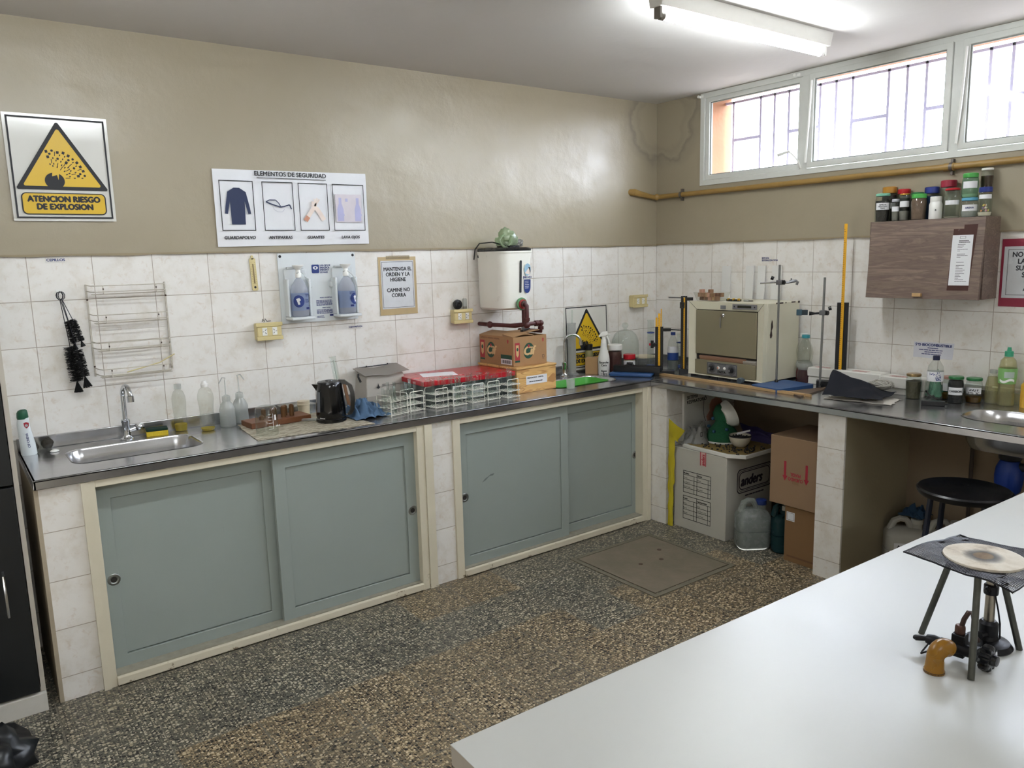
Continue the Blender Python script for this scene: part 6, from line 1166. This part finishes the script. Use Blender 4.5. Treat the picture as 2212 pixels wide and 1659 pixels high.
# jerrycans
def jerry(label,x,y,w,d,h,mt,capm,liq=None,liqm=None,rz=0,txt=None):
    t=thing('jerrycan',label,'jerrycan',(x,y,0),rz); a=w/2; b=d/2
    sh=lambda e,z,k=1: [(p,q_,z) for p,q_ in rrect(-a*k+e,-b*k+e,a*k-e,b*k-e,min(.035,b*.7),5)]
    part(t,'body',G().rings([sh(.015,0),sh(.003,.012),sh(0,.03),sh(0,h*.36),sh(.004,h*.37),sh(0,h*.38),sh(0,h*.66),sh(.012,h*.74),sh(.035,h*.80)]),mt)
    part(t,'grip',G().tube([(-a*.75,0,h*.74),(-a*.55,0,h*.92),(-a*.30,0,h*.965),(-.0,0,h*.95),(a*.18,0,h*.86),(a*.22,0,h*.78)],[.020,.018,.016,.016,.017,.02],10),mt)
    part(t,'neck',G().lathe([(.028,h*.78),(.027,h*.88)],(a*.52,0,0),16),mt); part(t,'cap',G().lathe([(.029,h*.875),(.030,h*.88),(.030,h*.965),(.027,h*.97)],(a*.52,0,0),18),capm)
    if liq: part(t,'liquid',G().rings([sh(.018,.004),sh(.006,.014),sh(.004,.03),sh(.004,liq)]),liqm)
    if txt: o=part(t,'label',G(front(-b-.001,0,h*.33)).rect(-.07,-.055,.07,.055),PAPER); text(o,txt,.034,INK,front(-b-.0016,-.058,h*.33+.02),bold=.01,spacing=1.3)
    return t
JW=glass('jerry_plastic','#eef1ef',.06,.3,.25,milk=.34,mc='#d4d9d6'); JD=mat('jerry_white','#a9a79f',.5,var=.05)
jerry('translucent jerrycan with blue cap, half full, in front of the white carton',-.60,-1.315,.19,.13,.295,JW,LABB,.165,mat('cloudy_water','#69716f',.3),rz=face(-.6,-1.3)+.35)
jerry('dark teal jerrycan with white cap squeezed beside the lower carton',-.535,-1.46,.10,.11,.285,glass('teal_plastic','#3d6166',.06,.3,.2,milk=.8,mc='#35585c'),mat('dirty_white_cap','#b9b9b0',.5),rz=face(-.5,-1.4)+.2)
jerry('white jerrycan with handwritten AVU label under the right worktop',-.20,-2.0,.21,.14,.27,JD,mat('dirty_white_cap','#b9b9b0',.5),rz=face(-.2,-2.0)+.25,txt='AVU\nMOTO')
jerry('second white jerrycan behind the labelled one under the right worktop',-.10,-2.16,.20,.12,.275,JD,mat('dirty_white_cap','#b9b9b0',.5),rz=face(-.1,-2.1)+.2)
cloth('blue_rag','blue rag lying over the jerrycans under the right worktop',-.14,-2.02,.27,.12,.13,.06,mat('blue_rag_fabric','#22405c',.9,bump=.3),41,nx=16,ny=14)
cloth('mop_head','dark grey-brown mop strands behind the stool',-.10,-2.36,.02,.20,.22,.34,mat('mop_grey','#6a5d48',.95,var=.3,bump=1,bs=60),43,nx=24,ny=20,cat='mop')
# drain under the right sink
t=thing('drain_trap','bright blue drain trap and pipe under the right sink','drain trap',(-.345,-2.53,.55)); DBL=mat('blue_trap','#12388f',.4)
part(t,'collar',G().lathe([(.045,.17),(.048,.175),(.048,.21),(.03,.215)],n=24),mat('dark_trap','#20242c',.5)); part(t,'bottle_trap',G().lathe([(.03,.0),(.05,.02),(.058,.06),(.06,.09),(.055,.13),(.04,.165)],n=28),DBL); part(t,'outlet',G().tube([(.0,0,.14),(0,-.12,.14),(.05,-.25,.12),(.3,-.3,.10)],.02,12),mat('dark_trap','#20242c',.5))
solo('supply_pipe',G().cyl((0,0,0),(0,0,.86),.010,10),mat('pipe_dark','#3d322c',.6),'thin dark vertical pipe against the wall under the right sink','pipe',(-.05,-2.245,.005))
# stool
NB=mat('navy_enamel','#141c2e',.4); SE=mat('black_seat','#0d0e12',.3,var=.05)
t=thing('stool','round stool with dished black seat and navy tubular legs','stool',(-.765,-2.515,0)); part(t,'seat',G().lathe([(.15,.625),(.178,.632),(.186,.645),(.186,.655),(.178,.662),(.168,.658),(.155,.648),(.10,.642),(.001,.640)],n=48),SE)
for a in (45,135,225,315): c,s_=math.cos(R(a+10)),math.sin(R(a+10)); part(t,'leg',G().tube([(c*.145,s_*.145,.632),(c*.20,s_*.20,.0)],.0125,10),NB)
part(t,'foot_ring',G().tube([(.182*math.cos(R(i*15)),.182*math.sin(R(i*15)),.22) for i in range(25)],.008,8),NB)
# ================================================================ ON THE WHITE BENCH
TZ=.9
IRN=mat('cast_iron','#5a5b56',.42,.8,var=.3,vs=50,bump=.3,bs=120); BLK=mat('burnt_steel','#28282b',.4,.8,var=.3,vs=40)
t=thing('tripod','steel laboratory tripod standing on the white bench','tripod',(-2.69,-3.344,TZ))
feet=[(.010,.100),(-.100,-.045),(.090,-.055)]; tops=[(.006,.048),(-.044,-.022),(.040,-.026)]
for f,p in zip(feet,tops): part(t,'leg',G().tube([(f[0],f[1],0),(p[0],p[1],.186)],.0062,14),IRN)
part(t,'ring',G().tube([(.052*math.cos(R(i*15)),.052*math.sin(R(i*15)),.189) for i in range(25)],.0042,8),BLK)
q=NM('ceramic_pad'); n1=q.noise(9,5,.7); dd=q.n('VectorMath',operation='LENGTH'); q.l(q.tc.outputs['Object'],dd.inputs[0])
col_=q.ramp(n1,(.3,'#8a7d72'),(.46,'#c2b8a8'),(.55,'#cdc6b9'),(.75,'#b5aa99')); r_=q.ramp(q.math('ADD',dd.outputs['Value'],q.math('MULTIPLY',n1,.02)),(.0,'#a08a72'),(.028,'#9c8a76'),(.030,'#6f737c'),(.038,'#9a9da3'),(.050,'#ffffff')); q.col(q.mix(1.,col_,r_,'MULTIPLY')); q.set(Roughness=.85); q.bump(n1,.4,.004); CERP=q.m
def gz(u,v,e=0):
    x=(u-.5)*.205; y=(v-.5)*.205; z=.0012+.012*abs(nz((u*2.4,v*2.4,3)))*(2*max(abs(u-.5),abs(v-.5)))**2-.010*((u-.5)*(v-.5))*4*(1 if u>v else .5)+e
    return (x,y,z)
t=thing('wire_gauze','square dark wire gauze with a round ceramic centre lying on the tripod','wire gauze',(-2.672,-3.35,TZ+.194),R(-5))
g=G(); N=60
for i in range(N+1):
    g.tube([gz(i/N,j/10) for j in range(11)],.00068,3,False); g.tube([gz(j/10,i/N,.0008) for j in range(11)],.00068,3,False)
part(t,'wire_mesh',g,BLK,smooth=0)
part(t,'bound_edge',G().tube([gz(k/10,0) for k in range(11)]+[gz(1,k/10) for k in range(1,11)]+[gz(1-k/10,1) for k in range(1,11)]+[gz(0,1-k/10) for k in range(1,11)],.0018,5),BLK)
o=part(t,'ceramic_disc',G().sheet(2,2,lambda u,v:(0,0,0)) if 0 else G().lathe([(.0715,.002),(.0722,.004),(.0710,.0068),(.050,.0072),(.032,.0066),(.018,.0075),(.001,.008)],n=60),CERP,smooth=60)
t=thing('bunsen_burner','bunsen burner with round iron base inside the tripod','burner',(-2.632,-3.352,TZ)); part(t,'base',G().lathe([(.044,0),(.046,.004),(.040,.012),(.020,.018),(.016,.03)],n=40),BLK)
part(t,'hub',G().lathe([(.017,.02),(.018,.03),(.018,.05),(.013,.056)],n=24),BLK); part(t,'barrel',G().lathe([(.0095,.05),(.0095,.147),(.008,.147),(.008,.14)],n=20),mat('worn_nickel','#a39a8c',.3,1,var=.2,vs=60)); part(t,'clamp',G().lathe([(.013,.112),(.0135,.115),(.0135,.130),(.011,.133)],n=16).cbox((.016,0,.122),(.012,.008,.010)).ball((-.016,0,.126),.006,8),BLK)
part(t,'thermocouple',G().tube([(-.008,-.008,.15),(-.006,-.010,.115),(.004,-.014,.08),(.012,-.016,.05),(.006,-.02,.022),(-.03,-.012,.012),(-.09,.01,.020),(-.135,.045,.018),(-.150,.06,.010),(-.13,.066,.006),(-.115,.060,.022)],.0018,6),BLK)
part(t,'side_nozzle',G().tube([(-.015,0,.03),(-.035,.003,.033)],.008,10),BLK)
t=thing('gas_valve','black gas control valve with ribbed knob lying beside the burner','valve',(-2.735,-3.345,TZ)); ax=Vector((.004,-.093,0)).normalized()
part(t,'body',G().tube([(-.010,.060,.026),(-.009,.048,.026),(-.007,.035,.026)],[.009,.012,.010],12).tube([(-.007,.035,.026),(.0,-.025,.026)],.0115,14),BLK); part(t,'block',G().cbox((.003,.004,.032),(.024,.024,.046),R(5)),BLK,bev=.002)
part(t,'hose_tail',G().tube([(-.010,.060,.026),(-.018,.078,.024),(-.018,.082,.024)],[.005,.006,.004],10),BLK)
part(t,'loop_pipe',G().tube([(.004,.006,.05),(.003,.004,.062),(.006,.0,.085),(.014,-.004,.098),(.024,-.008,.095),(.030,-.010,.07),(.034,-.010,.045),(.05,-.010,.03)],.0048,10),mat('bronze_tube','#4a3a36',.35,.7)); part(t,'union_nut',G().lathe([(.0085,.052),(.010,.055),(.010,.068),(.0075,.072)],(.004,.005,0),8),mat('bronze_nut','#5a4038',.45,.7)); part(t,'hex_fitting',G().cyl((.0,-.02,.026),(.0,-.032,.026),.015,6),BLK)
g=G(plane((-.0,-.038,.026),(1,0,0),(0,0,1))); 
g.rings([[( (.022+.0035*(1 if k%4<2 else -1))*s_*math.cos(R(k*9)),(.022+.0035*(1 if k%4<2 else -1))*s_*math.sin(R(k*9)),z) for k in range(40)] for s_,z in ((.85,0),(1,.003),(1,.016),(.85,.020))]); g.lathe([(.012,.018),(.010,.028),(.001,.029)],n=16)
part(t,'knob',g,BLACK); part(t,'chrome_spot',G(plane((.012,-.0585,.034),(1,0,.0),(0,0,1))).disc(0,0,.005,0,12,.001),CHROME)
YC=mat('amber_rubber','#8c6112',.28,var=.06,vs=8); t=thing('rubber_elbow','amber yellow rubber elbow cap standing beside the valve','rubber elbow',(-2.808,-3.335,TZ),face(-2.8,-3.33)+.75)
part(t,'elbow',G().tube([(-.006,0,.001),(-.0058,0,.009)]+[tuple(p) for p in arc((.013,0,.028),.0185,178,52,9,(1,0,0),(0,0,1))]+[],[.0190,.0168]+[.0155,.0158,.0162,.0168,.0172,.0174,.0174,.0172,.0168,.0160],28),YC); part(t,'dark_rim',G().tube([(-.006,0,0),(-.006,0,.004)],.0188,20),mat('dark_rim','#3b2418',.5))
# black bag on the floor at the bottom left
g=G(); g.ball((0,0,0),1,24)
for v in g.bm.verts:
    p=v.co*(1+.45*nz(v.co*2.2)+.18*nz(v.co*6)); v.co=Vector((p.x*.16,p.y*.14,max(-.055,p.z*.10)))
solo('rubbish_bag',g,mat('black_bag','#101317',.3,var=.1),'crumpled black plastic bag on the floor in the bottom left corner','bag',(-4.335,-.97,.056),smooth=120)
